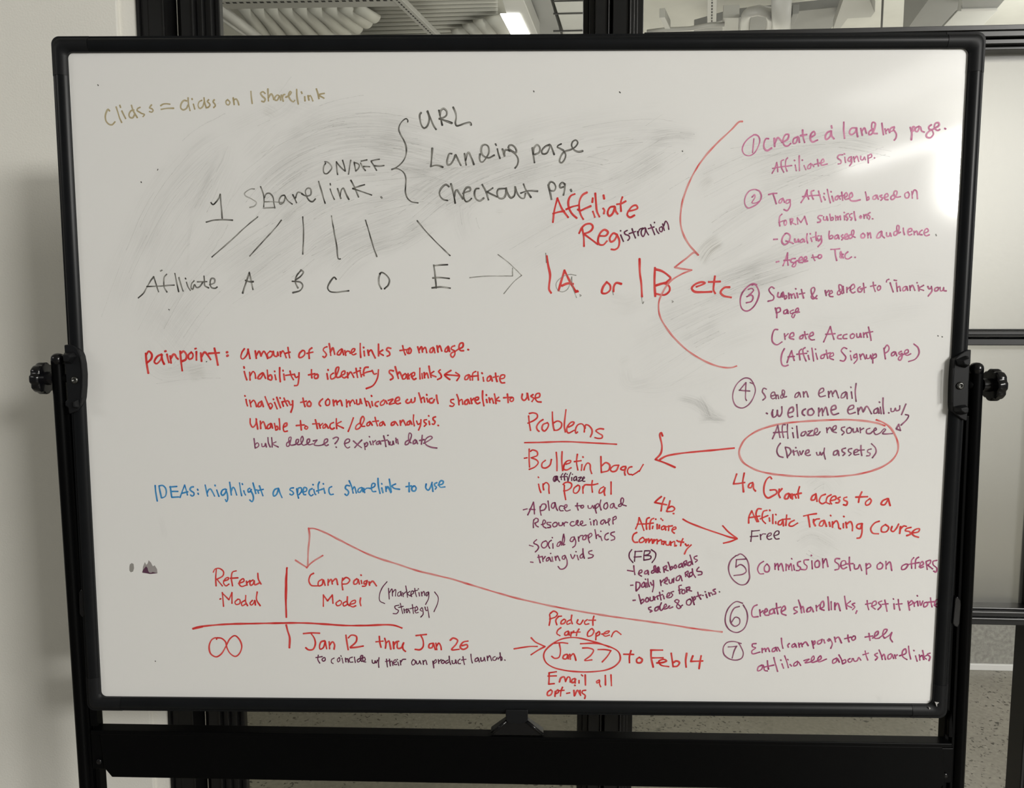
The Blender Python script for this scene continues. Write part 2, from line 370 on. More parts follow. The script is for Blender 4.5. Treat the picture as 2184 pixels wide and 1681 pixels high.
# sloping pale pipe at the far left
def pipe(name, label, pts, r, z, m='pipe', cat='pipe'):
    P = catmull([cz(*p, z) for p in pts], .05) if len(pts) > 2 else [cz(*p, z) for p in pts]
    bm = NB(); tube(bm, P, r, 16); return tag(obj(name, bm, m, smooth=True), label, cat)
pipe('ceiling_pipe', 'pale pipe slanting down right in the left corner of the high window', ((440, -4), (566, 92)), .03, ZC - .1)
pipe('ceiling_pipe', 'thinner pale pipe beside the slanting one in the left corner', ((440, 16), (548, 92)), .014, ZC - .12)
# right high window
slab('air_duct', 'broad grey duct with a slanted end behind the right high window', 'duct', [(1560,38),(1796,14),(1790,40),(1764,72),(1480,80),(1480,60)], ZC - .06, .05, 'duct')
pipe('ceiling_pipe', 'wide pale pipe coming toward the glass at the middle of the right high window', ((1667, -16), (1666, 84)), .05, ZC - .2)
pipe('ceiling_pipe', 'white bent pipe left of the wide pipe behind the right high window', ((1588, 84), (1598, 26), (1618, 22), (1640, 26), (1640, 84)), .027, ZC - .16)
pipe('ceiling_cable', 'loose pale cable sagging low in the left half of the right high window', ((1380, 68), (1420, 63), (1470, 61), (1510, 54), (1545, 52)), .012, ZC - .16, 'strut', 'cable')
slab('junction_box', 'small square junction box under the ceiling behind the right high window', 'box', [(1542,38),(1577,38),(1575,66),(1540,66)], ZC - .15, .07, 'strut')
slab('ceiling_bracket', 'small grey bracket left of the wide pale duct edge behind the glass', 'bracket', [(1690,30),(1704,29),(1694,52),(1682,52)], ZC - .2, .05, 'duct')
slab('ceiling_bracket', 'small grey hook bracket in the left corner of the right high window', 'bracket', [(1406,38),(1418,37),(1430,62),(1418,62)], ZC - .2, .05, 'strut')
slab('air_duct', 'pale angular duct edge above the bright ceiling of the right high window', 'duct', [(1802,-10),(1852,-10),(1866,26),(1858,37),(1808,40),(1790,64),(1776,64)], ZC - .14, .06, 'strut')
slab('air_duct', 'large dark grey duct slanting down left across the right high window', 'duct', [(1990,-14),(2046,-14),(2042,22),(2040,22),(1990,76),(1925,76)], ZC - .3, .22, 'duct')
BD = slab('air_duct', 'grey box duct with pale edges at the top of the right high window', 'duct', [(2052,-20),(2160,-20),(2126,20),(2052,22)], ZC - .34, .12, 'duct')
bm = NB(); prism(bm, [cz(*p, ZC - .345) for p in ((2050,20),(2128,18),(2126,23),(2050,25))], (0, 0, .02)); obj('flange', bm, 'pipe', BD, bevel=.003)
slab('air_duct', 'pale grey duct bottom below the box duct at the right of the high window', 'duct', [(2042,24),(2128,22),(2078,74),(1994,76)], ZC - .28, .1, 'ductlight')
for x, y0, y1, lab in ((1880, 28, 64, 'thin dark hanger rod left of the large dark duct'), (1947, 26, 48, 'thin dark hanger rod against the large dark duct')):
    p = cz(x, y1, ZC - .25)
    bm = NB(); tube(bm, [p, Vector((p.x, p.y, ZC + .12))], .006, 8); tag(obj('hanger_rod', bm, 'duct', smooth=True), lab, 'rod')
# ---------------------------------------------------------------- the whiteboard on its stand, in the board's own frame
board = thing('mobile_whiteboard', 'white board full of handwriting in a black frame on a black stand', 'whiteboard')
FLOOR = -BC.z
board.matrix_world = Matrix.Translation(BC + BZ * FLOOR) @ BROT.to_4x4()
def part(name, bm, m, parent=None, **k):
    o = obj(name, bm, m, parent or board, **k)
    if parent is None: o.data.transform(Matrix.Translation((0, 0, -FLOOR)))
    return o
def sub(name, bm, m, par, **k):
    o = obj(name, bm, m, par, **k); o.data.transform(Matrix.Translation((0, 0, -FLOOR))); return o
hw, hh = BW/2, BH/2
FRW = .0205                                         # frame width
panel = part('writing_panel', box(NB(), -hw - .008, hw + .008, 0, .014, -hh - .008, hh + .008), 'board')
# frame: one section swept along each side; (across from the inner edge, depth)
PROF = [(.0, .004), (.0, -.0035), (.0012, -.0048), (.004, -.0066), (.0085, -.0080), (.0125, -.0078), (.0155, -.0062), (.0168, -.0040), (.0172, -.0022), (.0205, -.0016), (.0205, .0190), (.0, .0190)]
CL = .030                                           # length of a corner piece along each side
def rail_part(x0, z0, x1, z1, nx, nz):
    bm = NB(); A = [bm.verts.new((x0 + nx*a, d, z0 + nz*a)) for a, d in PROF]; B = [bm.verts.new((x1 + nx*a, d, z1 + nz*a)) for a, d in PROF]
    n = len(A)
    for i in range(n): bm.faces.new((A[i], A[(i+1) % n], B[(i+1) % n], B[i]))
    bm.faces.new(A); bm.faces.new(B[::-1])
    o = part('frame_rail', bm, 'alu')
    for p in o.data.polygons: p.use_smooth = len(p.vertices) == 4
    e = o.modifiers.new('edges', 'EDGE_SPLIT'); e.split_angle = math.radians(40)
    return o
C0 = CL - .0005
rail_part(-hw + C0, hh, hw - C0, hh, 0, 1); rail_part(-hw + C0, -hh, hw - C0, -hh, 0, -1)
rail_part(-hw, -hh + C0, -hw, hh - C0, -1, 0); rail_part(hw, -hh + C0, hw, hh - C0, 1, 0)
def corner(sx, sz):
    bm = NB(); ri, ro, N = .0075, .0105, 10
    inner, outer = [Vector((-CL, 0))], [Vector((-CL, FRW))]
    for k in range(N + 1):
        a = math.pi/2 * (1 - k/N)
        inner.append(Vector((-ri + ri*math.cos(a), -ri + ri*math.sin(a))))
        outer.append(Vector((FRW - ro + ro*math.cos(a), FRW - ro + ro*math.sin(a))))
    inner.append(Vector((0, -CL))); outer.append(Vector((FRW, -CL)))
    rows = []
    for p, q in zip(inner, outer):
        row = []
        for a, d in PROF:
            v = p.lerp(q, a / FRW); row.append(bm.verts.new((sx*(hw + v.x), d - (.0006 if d < 0 else 0), sz*(hh + v.y))))
        rows.append(row)
    n = len(PROF)
    for r0, r1 in zip(rows, rows[1:]):
        for i in range(n): bm.faces.new((r0[i], r0[(i+1) % n], r1[(i+1) % n], r1[i]))
    bm.faces.new(rows[0]); bm.faces.new(rows[-1][::-1])
    o = part('corner_cap', bm, 'plastic')
    for p in o.data.polygons: p.use_smooth = len(p.vertices) == 4
    e = o.modifiers.new('edges', 'EDGE_SPLIT'); e.split_angle = math.radians(40)
    return o
for sx in (-1, 1):
    for sz in (-1, 1): c = corner(sx, sz)
# stand posts
YP = .006
def post(top, bot, side):
    a, b = on_b(*top, YP), on_b(*bot, YP); d = (b - a).normalized(); e = a + d * ((FLOOR + .10 - a.z) / d.z)
    bm = NB(); tube(bm, [a, e], .0088, 24)
    o = part('stand_post', bm, 'powder', smooth=True)
    es = o.modifiers.new('edges', 'EDGE_SPLIT'); es.split_angle = math.radians(50)
    # dome on top of the tube
    bm = NB(); lathe(bm, [(-.004, .0090), (.003, .0091), (.006, .0085), (.0085, .0068), (.0102, .004), (.0108, .0008)], a, (0, 0, 1), 24)
    sub('post_cap', bm, 'gloss', o, smooth=True)
    # flat channel on the inner side, from below the bracket down to the base
    s = -side; g = a + d * .062; h = e
    bm = NB()
    for x0, x1, y0, y1 in ((.0075, .0125, -.003, .016), (.0140, .0205, .001, .018)):
        P = [g + Vector((s*x0, y0 - .0, 0)), g + Vector((s*x1, y0, 0)), g + Vector((s*x1, y1, 0)), g + Vector((s*x0, y1, 0))]
        prism(bm, P, h - g)
    sub('post_channel', bm, 'powder', o, bevel=.001)
    return a, e
pl = post((124, 770), (184, 1681), -1)
pr = post((2082, 790), (2041, 1681), 1)
# feet and casters (below the picture)
for a, e in (pl, pr):
    bm = NB(); box(bm, e.x - .02, e.x + .02, -.28, .30, FLOOR + .075, FLOOR + .115); ft = part('foot', bm, 'powder', bevel=.006)
    for y in (-.25, .27):
        bm = NB(); lathe(bm, [(-.012, .022), (-.010, .027), (.010, .027), (.012, .022)], (e.x, y, FLOOR + .028), (1, 0, 0), 24)
        sub('caster', bm, 'rubber', ft, smooth=True)
        bm = NB(); box(bm, e.x - .017, e.x - .0135, y - .014, y + .014, FLOOR + .026, FLOOR + .078); box(bm, e.x + .0135, e.x + .017, y - .014, y + .014, FLOOR + .026, FLOOR + .078); box(bm, e.x - .017, e.x + .017, y - .014, y + .014, FLOOR + .062, FLOOR + .078)
        sub('caster_fork', bm, 'powder', ft, bevel=.002)
# pivot brackets with clamping knobs
def plate(px, y0, y1, m='plastic', bevel=.0012):
    bm = NB(); P = [on_b(*p, y0) for p in px]; prism(bm, P, (0, y1 - y0, 0)); return bm
LZ = lambda pts: [(40 + x/5.603, 660 + y/5.603) for x, y in pts]
RZ = lambda pts: [(1934 + x/5.603, 660 + y/5.603) for x, y in pts]
YB = -.0115
lp = LZ([(540,425),(600,418),(655,432),(705,480),(740,560),(757,650),(768,780),(766,920),(755,1060),(738,1150),(700,1215),(600,1252),(590,1175),(553,1150),(553,1105),(582,1075),(568,900),(556,700),(520,560),(545,510)])
rp = RZ([(573,600),(600,572),(640,535),(700,498),(772,480),(766,600),(752,700),(742,900),(735,1150),(722,1330),(700,1332),(640,1300),(590,1255),(552,1215),(546,1150),(548,1000),(553,850),(563,700)])
def bracket(poly, nubs, bolt, boss):
    o = part('pivot_bracket', plate(poly, YB, .004), 'plastic', bevel=.0012)
    bm = NB()
    for n in nubs:
        P = [on_b(*q, YB) for q in n]; c = sum(P, Vector()) / len(P)
        Q = [c + (p - c) * .55 + Vector((0, -.010, 0)) for p in P]
        a = [bm.verts.new(p) for p in P]; b = [bm.verts.new(p) for p in Q]
        bm.faces.new(a); bm.faces.new(b[::-1])
        for i in range(len(a)): j = (i+1) % len(a); bm.faces.new((a[i], b[i], b[j], a[j]))
    sub('stop_lug', bm, 'plastic', o, bevel=.0012)
    c = on_b(*bolt, YB)
    bm = NB(); lathe(bm, [(0, .0050), (.0008, .0052), (.0022, .0046), (.0030, .0032), (.0030, .0022), (.0012, .0021), (.0010, .0004)], c, (0, -1, 0), 24)
    sub('bolt', bm, 'steel', o, smooth=True)
    bm = NB(); prism(bm, [on_b(*q, YB - .003) for q in boss], (0, .003, 0)); sub('bracket_rib', bm, 'plastic', o, bevel=.0008)
    return o
bl = bracket(lp, [LZ([(545,510),(660,505),(700,560),(640,650),(560,650)]), LZ([(685,1075),(725,1065),(730,1170),(690,1190)])], LZ([(672,845)])[0],
             LZ([(735,560),(752,640),(764,790),(760,930),(748,1060),(735,1060),(746,930),(750,790),(738,640),(722,570)]))
br = bracket(rp, [RZ([(578,600),(700,548),(742,560),(735,660),(700,705),(600,672)]), RZ([(548,1160),(640,1140),(700,1135),(724,1165),(715,1250),(640,1265),(560,1215)])], RZ([(635,912)])[0],
             RZ([(556,720),(563,700),(572,700),(563,800),(556,950),(556,1110),(549,1110),(547,950)]))
def knob(c, s):
    """lobed clamping knob, screw axis along the board's width"""
    bm = NB(); lathe(bm, [(-.001, .0085), (.009, .0095), (.0095, .0205), (.0112, .0220), (.0190, .0220), (.0218, .0206), (.0232, .017), (.0237, .006)], c, (s, 0, 0), 64, lobes=8, depth=.0019, lobe_from=(2, 3, 4, 5))
    o = part('clamp_knob', bm, 'gloss', smooth=True)
    e = o.modifiers.new('edges', 'EDGE_SPLIT'); e.split_angle = math.radians(38)
    bm = NB(); lathe(bm, [(-.022, .0045), (.0, .0045), (.0, .007), (.003, .007)], c, (s, 0, 0), 20); sub('screw', bm, 'powder', o, smooth=True)
    return o
kl = on_b(116, 807, YP); kr = on_b(2095, 821, YP)
knob(kl, -1); knob(kr, 1)
# long pivot shafts that carry the board behind the brackets
bm = NB(); tube(bm, [kl + Vector((.0, 0, 0)), Vector((-hw - .0205, YP, kl.z))], .006, 16); part('pivot_shaft', bm, 'powder', smooth=True)
bm = NB(); tube(bm, [kr, Vector((hw + .0205, YP, kr.z))], .006, 16); part('pivot_shaft', bm, 'powder', smooth=True)
# slot covers low on the inner side of the posts
for pts in ([(2037,1276),(2043,1273),(2049,1280),(2050,1290),(2047,1330),(2043,1339),(2036,1336),(2032,1330)], [(168,1264),(172,1258),(178,1258),(180,1266),(181,1306),(178,1317),(173,1316),(169,1308)]):
    o = part('slot_cover', plate(pts, -.004, .004), 'gloss', bevel=.0012)
# cross beam with its top ledge
yb0, yb1 = -.006, .012
bt = [on_b(*p, yb0) for p in ((193,1558.5),(2031,1587))]
bb = [on_b(*p, yb0) for p in ((213,1640),(237,1660),(2000,1692),(2018,1672))]
bm = NB(); bmf = [bt[0] + Vector((.012, .002, -.006)), bt[1] + Vector((-.012, .002, -.006)), bb[3] + Vector((0, .002, 0)), bb[2] + Vector((0, .002, 0)), bb[1] + Vector((0, .002, 0)), bb[0] + Vector((.005, .002, 0))]
prism(bm, bmf, (0, yb1 - yb0, 0)); beam = part('cross_beam', bm, 'powder', bevel=.0012)
bm = NB(); prism(bm, [bt[0], bt[1], bt[1] + Vector((0, 0, -.0062)), bt[0] + Vector((0, 0, -.0062))], (0, yb1 - yb0 + .002, 0)); sub('ledge', bm, 'powder', beam, bevel=.0009)
for px, py in ((210, 1626), (2017, 1656)):
    c = on_b(px, py, -.003); s = 1 if px > 1000 else -1
    bm = NB(); box(bm, c.x - .011, c.x + .011, .0, .010, c.z - .012, c.z + .040); sub('end_tab', bm, 'powder', beam, bevel=.001)
    bm = NB(); lathe(bm, [(0, .0042), (.002, .0042), (.0032, .003), (.0034, .0005)], c + Vector((0, .003, 0)), (0, -1, 0), 18); sub('bolt', bm, 'gloss', beam, smooth=True)
# lugs on the posts just under the frame
for pts in ([(190,1512),(205,1514),(207,1550),(193,1548)], [(2024,1538),(2030,1520),(2034,1574),(2023,1573)]):
    part('post_lug', plate(pts, .0, .014), 'powder', bevel=.001)
# spring latch that holds the lower rail
lt = part('latch', plate([(1078,1540),(1126,1541),(1159.5,1564),(1160,1569.5),(1046,1568),(1046.5,1562)], -.0055, .010), 'gloss', bevel=.0012)
for a, b in (((1082, 1537), (1049, 1564)), ((1122, 1538), (1157, 1566))):
    bm = NB(); tube(bm, [on_b(*a, -.0065), on_b(*b, -.0065)], .0022, 10); sub('latch_edge', bm, 'gloss', lt, smooth=True)
bm = plate([(1078,1515),(1126,1515),(1126,1538),(1118,1543.5),(1100,1545),(1084,1543),(1079,1537)], -.0105, -.004); sub('latch_tab', bm, 'plastic', lt, bevel=.0012)
# ---------------------------------------------------------------- handwriting
# every pen stroke, noted in reading patches of the board: letter -> (left, top, scale)
PATCH = dict(A=(200,160,4.2), B=(660,210,6.0667), C=(900,210,6.0667), D=(420,370,4.9636), E=(280,440,4.9636),
  F=(680,440,4.8533), G=(1140,400,6.825), H=(1140,520,4.9636), I=(290,710,5.46), J=(670,710,4.368),
  K=(510,860,4.9636), L=(310,1000,6.618), M=(600,1000,5.9027), N=(1560,240,4.55), O=(1560,380,4.55),
  P=(1560,580,4.55), Q=(1550,800,5.3268), R=(1550,1000,4.9636), S=(1530,1170,4.368), T=(1520,1320,4.368),
  U=(1100,870,7.28), V=(1100,1050,8.4), W=(1320,1040,6.0036), X=(1080,1290,4.55), Y=(400,1110,3.9),
  Z=(400,1310,4.7478), a=(640,1330,4.7478), b=(1370,860,3.5803), c=(1380,240,3.0), s=(0,0,1))
# (label, ink, stroke width in patch units of the board photo grid, patch, strokes)
INK = []
def ink(label, col, w, patch, s): INK.append((label, col, w, patch, s))

ink('tan handwriting reading Clicks = clicks on 1 sharelink','tan',3.9,'A',"""
142,322 128,308 112,335 104,372 112,415 140,443 165,445 190,420 / 201,287 215,330 232,385 250,425 / 234,272 240,290 / 252,322 268,355 286,390 /
360,315 335,320 316,355 325,380 348,383 368,350 / 338,272 350,310 370,350 390,382 / 415,290 395,300 388,318 405,330 430,345 455,355 442,372 /
518,268 505,285 500,295 520,302 532,318 520,333 500,328 / 600,275 620,262 650,258 682,262 / 605,308 650,300 716,298 /
832,232 810,228 785,255 780,295 800,313 830,300 845,270 / 845,205 848,250 862,318 / 880,212 882,220 / 893,262 905,305 /
968,228 945,240 935,275 950,300 975,285 990,240 / 988,205 992,240 1008,295 / 1030,222 1018,238 1030,250 1042,268 1025,290 1012,292 / 1080,222 1070,240 1085,260 1090,275 1075,292 /
1200,222 1185,235 1190,262 1208,268 1220,245 1200,222 / 1250,205 1258,265 / 1255,225 1275,215 1290,235 1300,268 / 1408,148 1412,200 1420,255 /
1535,165 1515,150 1495,165 1510,190 1535,215 1525,240 1505,235 / 1560,125 1562,180 1565,232 / 1563,205 1590,170 1605,190 1612,220 /
1665,190 1645,180 1622,205 1625,225 1645,225 1665,190 1675,225 / 1680,180 1690,210 1698,235 / 1690,200 1700,178 1712,175 /
1720,200 1755,180 1770,155 1760,148 1745,180 1765,225 1790,240 1800,228 / 1818,130 1820,190 1832,260 / 1860,152 1866,165 / 1890,195 1893,232 /
1920,185 1928,225 / 1925,195 1940,185 1950,200 1963,232 / 1995,125 2010,170 2018,212 / 2065,165 2030,172 2015,180 2040,195 2062,208""")
ink('black curly bracket before URL, Landing page and Checkout pg.','black',3.4,'B',"""
1272,305 1275,288 1255,262 1225,275 1185,315 1160,365 1158,410 1180,465 1220,540 1248,610 1255,680 1240,760 1200,830 1130,890 1065,915 /
1065,920 1120,908 1180,925 1225,965 1248,1030 1245,1130 1245,1220 1270,1290 1320,1335 1405,1352""")
ink('black handwriting reading URL','black',4.6,'B',"""
1445,185 1428,210 1432,280 1450,345 1480,385 1515,370 1540,320 1550,250 1528,165 / 1528,165 1565,250 1600,340 1640,400 /
1675,155 1690,225 1720,345 / 1690,215 1700,160 1735,130 1775,165 1775,215 1740,245 1680,262 / 1680,265 1750,285 1845,320 /
1860,115 1890,180 1898,250 1890,320 1905,352 1950,345 2010,325 2080,315 2092,345""")
ink('faded grey handwriting reading ON/OFF','black',3.4,'B',"""
210,840 190,870 180,920 195,970 225,975 265,940 290,895 270,855 235,825 200,820 / 350,820 355,890 365,985 / 350,820 400,885 460,940 / 430,800 450,870 465,940 /
535,800 520,890 505,980 / 580,825 590,890 600,935 / 580,830 620,840 645,865 630,910 600,940 / 665,835 690,890 725,935 / 670,810 745,795 / 700,880 780,885 /
800,815 840,880 870,930 / 800,810 860,795 905,788 / 840,870 900,875 965,868""")
ink('black handwriting reading Landing page','black',4.6,'C',"""
135,645 125,760 115,880 / 115,880 170,865 220,870 270,890 / 385,715 355,715 335,770 325,830 335,860 370,850 410,790 430,735 / 435,730 465,790 505,865 /
550,715 560,790 572,860 / 565,800 585,720 605,700 635,760 672,855 / 750,720 745,780 760,820 785,822 830,770 865,700 855,620 820,598 780,610 765,660 775,720 820,760 870,770 935,735 /
952,590 960,605 / 975,655 990,720 1010,775 / 1040,655 1055,700 1068,745 / 1060,720 1075,670 1100,665 1135,680 /
1120,640 1130,610 1165,605 1205,635 1225,680 1215,705 1180,690 1135,660 / 1120,660 1180,700 1225,745 1245,800 1235,860 1205,900 /
1430,640 1440,730 1455,830 / 1440,720 1450,640 1490,600 1525,640 1515,700 1460,725 / 1655,600 1600,620 1550,680 1560,715 1610,710 1650,640 1660,600 1690,670 1710,725 /
1800,590 1760,610 1750,630 1790,650 1830,672 / 2080,680 2020,690 1960,660 1935,610 1950,560 1990,540 2015,570 1990,620 1930,660 1870,680 1830,700 1790,760 1780,820 1805,835 1845,790 1860,730 1840,690""")
ink('black handwriting reading Checkout pg.','black',4.6,'C',"""
350,1140 310,1115 260,1150 225,1220 240,1275 280,1310 330,1320 / 375,1105 400,1200 420,1290 430,1355 / 420,1270 440,1190 455,1185 490,1240 530,1300 /
530,1230 580,1210 625,1190 620,1155 580,1155 545,1200 540,1270 570,1335 610,1325 640,1295 / 735,1165 700,1170 680,1230 700,1300 750,1325 800,1290 /
780,1115 830,1210 860,1310 / 915,1160 870,1190 840,1210 / 840,1210 900,1240 970,1275 / 1080,1165 985,1180 975,1240 1000,1290 1050,1290 1085,1240 1090,1170 /
1090,1160 1110,1230 1150,1285 1190,1260 1205,1200 1205,1140 1225,1210 1280,1285 1320,1290 1340,1230 / 1315,1110 1350,1190 1410,1280 / 1280,1225 1350,1200 1420,1195 1495,1200 /
1635,1120 1655,1200 1675,1305 / 1650,1190 1640,1120 1665,1080 1705,1095 1730,1150 1710,1195 1670,1195 / 1850,1110 1815,1090 1785,1120 1790,1155 1830,1145 / 1850,1110 1845,1180 1830,1250 / 1925,1180 1935,1200""")
ink('black underlined figure 1','black',3.8,'D',"150,310 170,330 205,300 235,255 248,220 / 248,225 255,320 270,475 / 100,515 180,495 300,490 378,495")
ink('black handwriting reading Sharelink, its S rubbed faint','black',3.6,'D',"""
675,140 705,220 712,290 708,350 / 715,255 735,215 770,210 805,250 815,310 825,365 /
925,230 895,240 870,290 885,325 920,300 935,250 / 930,235 960,285 1010,325 / 1015,225 1035,265 1055,310 / 1045,260 1070,200 1110,210 1130,230 /
1110,215 1160,240 1205,225 1205,165 1175,155 1150,185 1160,240 1195,290 1225,298 1255,270 / 1290,85 1320,190 1358,315 / 1412,108 1415,122 / 1412,165 1430,220 1455,275 /
1490,160 1510,220 1525,265 / 1515,240 1530,175 1550,155 1580,220 1610,275 / 1630,72 1680,170 1712,250 / 1775,120 1710,140 1650,158 / 1650,160 1740,190 1850,230 / 1950,248 1960,260""")
ink('faint grey letter S','faint',3.2,'D',"610,165 570,165 505,215 520,240 580,270 630,310 610,345 560,360 / 705,365 820,362 / 715,300 800,300 920,310")
ink('six black branching lines over the letters A to E','black',3.3,'D',"""
645,460 540,545 350,720 160,885 / 895,495 830,580 700,720 560,875 / 1122,460 1130,600 1122,855 / 1425,450 1450,600 1480,760 1500,905 1520,905 / 1785,495 1830,640 1870,780 1905,880 / 2332,500 2405,592 2530,725 2680,870""")
ink('black handwriting reading Affiliate','black',3.6,'E',"""
75,970 130,920 165,860 205,790 238,745 / 238,745 260,820 290,905 / 165,850 300,845 455,835 / 375,720 350,750 345,810 350,860 378,908 /
462,712 480,800 502,905 / 505,755 525,830 550,898 / 573,762 578,770 / 585,805 605,860 625,890 / 665,790 640,820 635,870 650,880 670,830 690,860 720,855 760,800 /
770,740 775,790 780,840 820,865 / 700,800 800,798 / 830,830 880,810 880,770 850,765 835,810 850,860 890,868 910,855 / 310,685 325,678""")
ink('black letters A, B, C, D and E in a row','black',4.2,'E',"""
1180,920 1205,840 1250,700 / 1250,705 1270,790 1288,880 / 1210,785 1250,798 1292,798 / 1795,680 1750,740 1738,800 1765,865 / 1795,675 1822,695 1795,740 1740,780 / 1705,795 1790,805 1815,840 1790,890 1710,915 /
@F 180,755 160,735 120,780 93,845 115,880 180,890 250,882 310,875 / 640,690 620,740 625,810 650,855 / 630,700 650,685 690,705 730,760 720,815 680,855 /
1190,610 1205,720 1215,845 / 1195,615 1260,608 1332,605 / 1180,742 1260,738 1350,748 / 1172,845 1260,835 1360,848""")
ink('faint grey arrow pointing right','faint',2.6,'F',"1562,740 1700,725 2005,722 / 1855,500 1960,580 2100,715 / 2100,715 2020,780 1915,905 / 2005,722 2005,640")
ink('red handwriting reading Affiliate Reg','red',4.8,'G',"""
268,505 290,330 335,155 / 335,155 400,310 490,435 / 272,380 360,355 435,345 / 585,95 530,120 495,190 500,290 545,380 615,445 / 462,318 550,280 635,260 /
765,72 700,110 655,200 655,330 680,410 710,462 / 630,320 660,338 740,305 820,270 / 848,155 842,215 / 850,350 865,390 878,430 / 885,85 895,200 910,350 945,425 / 1005,112 1015,165 / 1000,305 1018,330 1010,380 /
1165,275 1100,290 1065,370 1090,415 1140,375 1170,280 / 1170,280 1180,340 1210,385 / 1280,140 1255,220 1260,345 / 1200,245 1260,235 1328,200 / 1365,345 1440,330 1500,300 1480,260 1430,270 1370,340 1350,400 1390,435 1455,405 /
650,665 690,585 750,535 820,530 850,570 830,620 780,655 730,670 / 695,600 715,700 720,855 / 725,680 820,750 920,825 / 960,705 1040,700 1070,650 1020,615 960,660 925,760 940,825 1000,835 1055,780 /
1205,690 1150,665 1095,740 1110,790 1160,770 1205,690 / 1195,680 1235,770 1220,870 1170,905 1120,900""")
ink('dark purple handwriting reading istration','plum',3.4,'G',"""
1252,628 1256,634 / 1255,690 1275,740 1295,785 / 1350,625 1310,650 1320,680 1370,700 1385,735 1360,770 / 1420,600 1440,660 1470,735 / 1378,672 1470,640 / 1500,640 1512,700 / 1508,665 1530,610 1580,590 /
1610,585 1560,620 1555,680 1580,715 1610,660 1615,590 1630,640 1660,690 / 1690,540 1715,600 1750,688 / 1655,600 1740,575 / 1745,505 1748,515 / 1770,600 1785,640 1810,670 /
1850,570 1820,590 1825,635 1850,645 1865,600 1850,570 / 1865,530 1890,625 / 1880,560 1910,490 1940,530 1955,610""")
ink('red handwriting reading 1A. or 1B etc','red',5.4,'H',"""
128,130 145,230 165,330 155,440 155,485 175,520 / 255,495 285,390 318,282 / 318,282 370,390 440,512 / 290,445 350,420 408,425 / 450,498 460,506 /
765,405 725,460 715,520 755,525 800,490 800,440 765,405 / 835,505 840,450 865,415 920,425 / 1112,160 1115,300 1130,420 1138,560 /
1275,255 1270,400 1278,555 / 1280,270 1350,290 1415,335 1440,365 1400,405 / 1290,440 1370,420 1425,450 1430,495 1380,540 1280,530 / 1285,445 1340,425 1400,408 /
1715,455 1770,435 1805,415 1770,405 1700,430 1665,470 1690,505 1780,512 1875,508 / 1910,345 1900,420 1895,490 1912,525 / 1845,405 1965,400 / 2065,460 2010,465 1970,515 2000,550 2080,568""")
ink('faint grey ghost of rubbed out writing under 1A. or 1B','faint',2.2,'H',"""
440,335 370,325 280,360 230,420 240,480 290,510 350,480 395,350 / 395,350 400,440 445,570 / 480,540 495,548 482,556 / 1135,565 1145,635 1155,615 / 1455,605 1470,612 1456,622 / 118,100 125,200 / 825,500 835,540""")
ink('long thin red bracket between 1B and the numbered list','redpale',4.4,'c',"""
610,58 590,60 540,110 460,185 380,270 310,370 260,470 225,580 213,680 225,760 265,840 328,912 / 328,912 305,895 250,935 178,990 / 178,990 220,1000 285,1008 /
285,1008 220,1035 150,1080 100,1150 75,1220 82,1300 125,1380 200,1470 290,1545 400,1605 480,1630 540,1632 572,1622""")
ink('red handwriting reading painpoint :','red',5.2,'I',"""
115,240 125,350 145,470 / 120,260 150,215 185,250 180,300 130,350 / 300,250 250,275 215,340 240,360 290,310 305,255 / 300,255 310,320 330,365 / 338,216 350,212 / 362,250 372,300 385,345 /
400,270 410,350 / 405,300 440,250 455,255 475,290 492,305 / 515,215 525,320 540,440 / 520,240 555,215 590,260 580,310 540,330 / 645,225 612,260 620,305 655,295 665,250 645,225 / 690,186 700,183 / 705,220 705,315 /
755,235 765,330 / 765,280 800,225 830,250 870,310 / 915,180 935,270 955,375 / 850,240 970,232 / 1055,228 1068,224 / 1060,270 1074,262""")
ink('red handwriting reading amount of sharelinks to manage.','red',4.3,'I',"""
1265,185 1235,230 1225,290 1245,305 1290,260 1310,190 / 1305,190 1320,250 1330,300 / 1390,210 1402,298 / 1400,270 1435,215 1460,270 / 1455,270 1490,215 1520,260 1535,300 /
1560,215 1530,250 1545,290 1580,270 1590,225 1560,215 / 1600,215 1610,265 1640,275 1650,220 1660,265 / 1680,220 1685,275 / 1685,245 1710,210 1735,250 1750,290 / 1770,170 1780,240 1790,290 / 1740,240 1795,225 /
1940,205 1905,240 1900,285 1930,285 1965,250 1960,210 1940,205 / 2050,175 2020,200 2015,260 2018,300 / 1990,240 2060,225 /
@J 120,130 95,140 85,160 105,185 115,205 95,230 82,220 / 140,100 150,160 155,210 / 150,180 175,140 185,170 192,200 / 255,150 230,170 215,200 235,205 255,175 260,150 275,205 / 285,165 295,210 / 290,190 310,170 330,175 /
335,190 370,175 380,150 360,150 345,185 365,205 390,195 / 430,100 430,160 435,230 / 460,134 463,140 / 465,170 470,215 / 500,160 510,210 / 505,185 530,160 550,195 570,235 / 600,105 600,160 600,215 / 640,160 610,185 645,210 /
715,145 685,140 675,160 700,180 705,205 680,218 / 825,120 835,165 850,205 / 800,165 870,155 / 890,140 865,160 870,190 895,190 905,160 890,140 / 885,150 880,185 /
965,130 980,185 / 978,160 1000,130 1010,180 / 1010,160 1035,135 1050,185 / 1110,135 1085,150 1080,180 1100,180 1115,140 1125,185 / 1145,120 1155,180 / 1150,150 1170,120 1190,170 / 1250,125 1225,150 1220,175 1240,175 1252,130 1262,175 /
1310,120 1285,130 1278,150 1305,165 / 1393,166 1365,165 1350,140 1360,100 1385,95 1385,130 1345,152 1315,172 1280,188 1272,208 1290,228 1310,205 1312,172 / 1432,155 1440,158""")
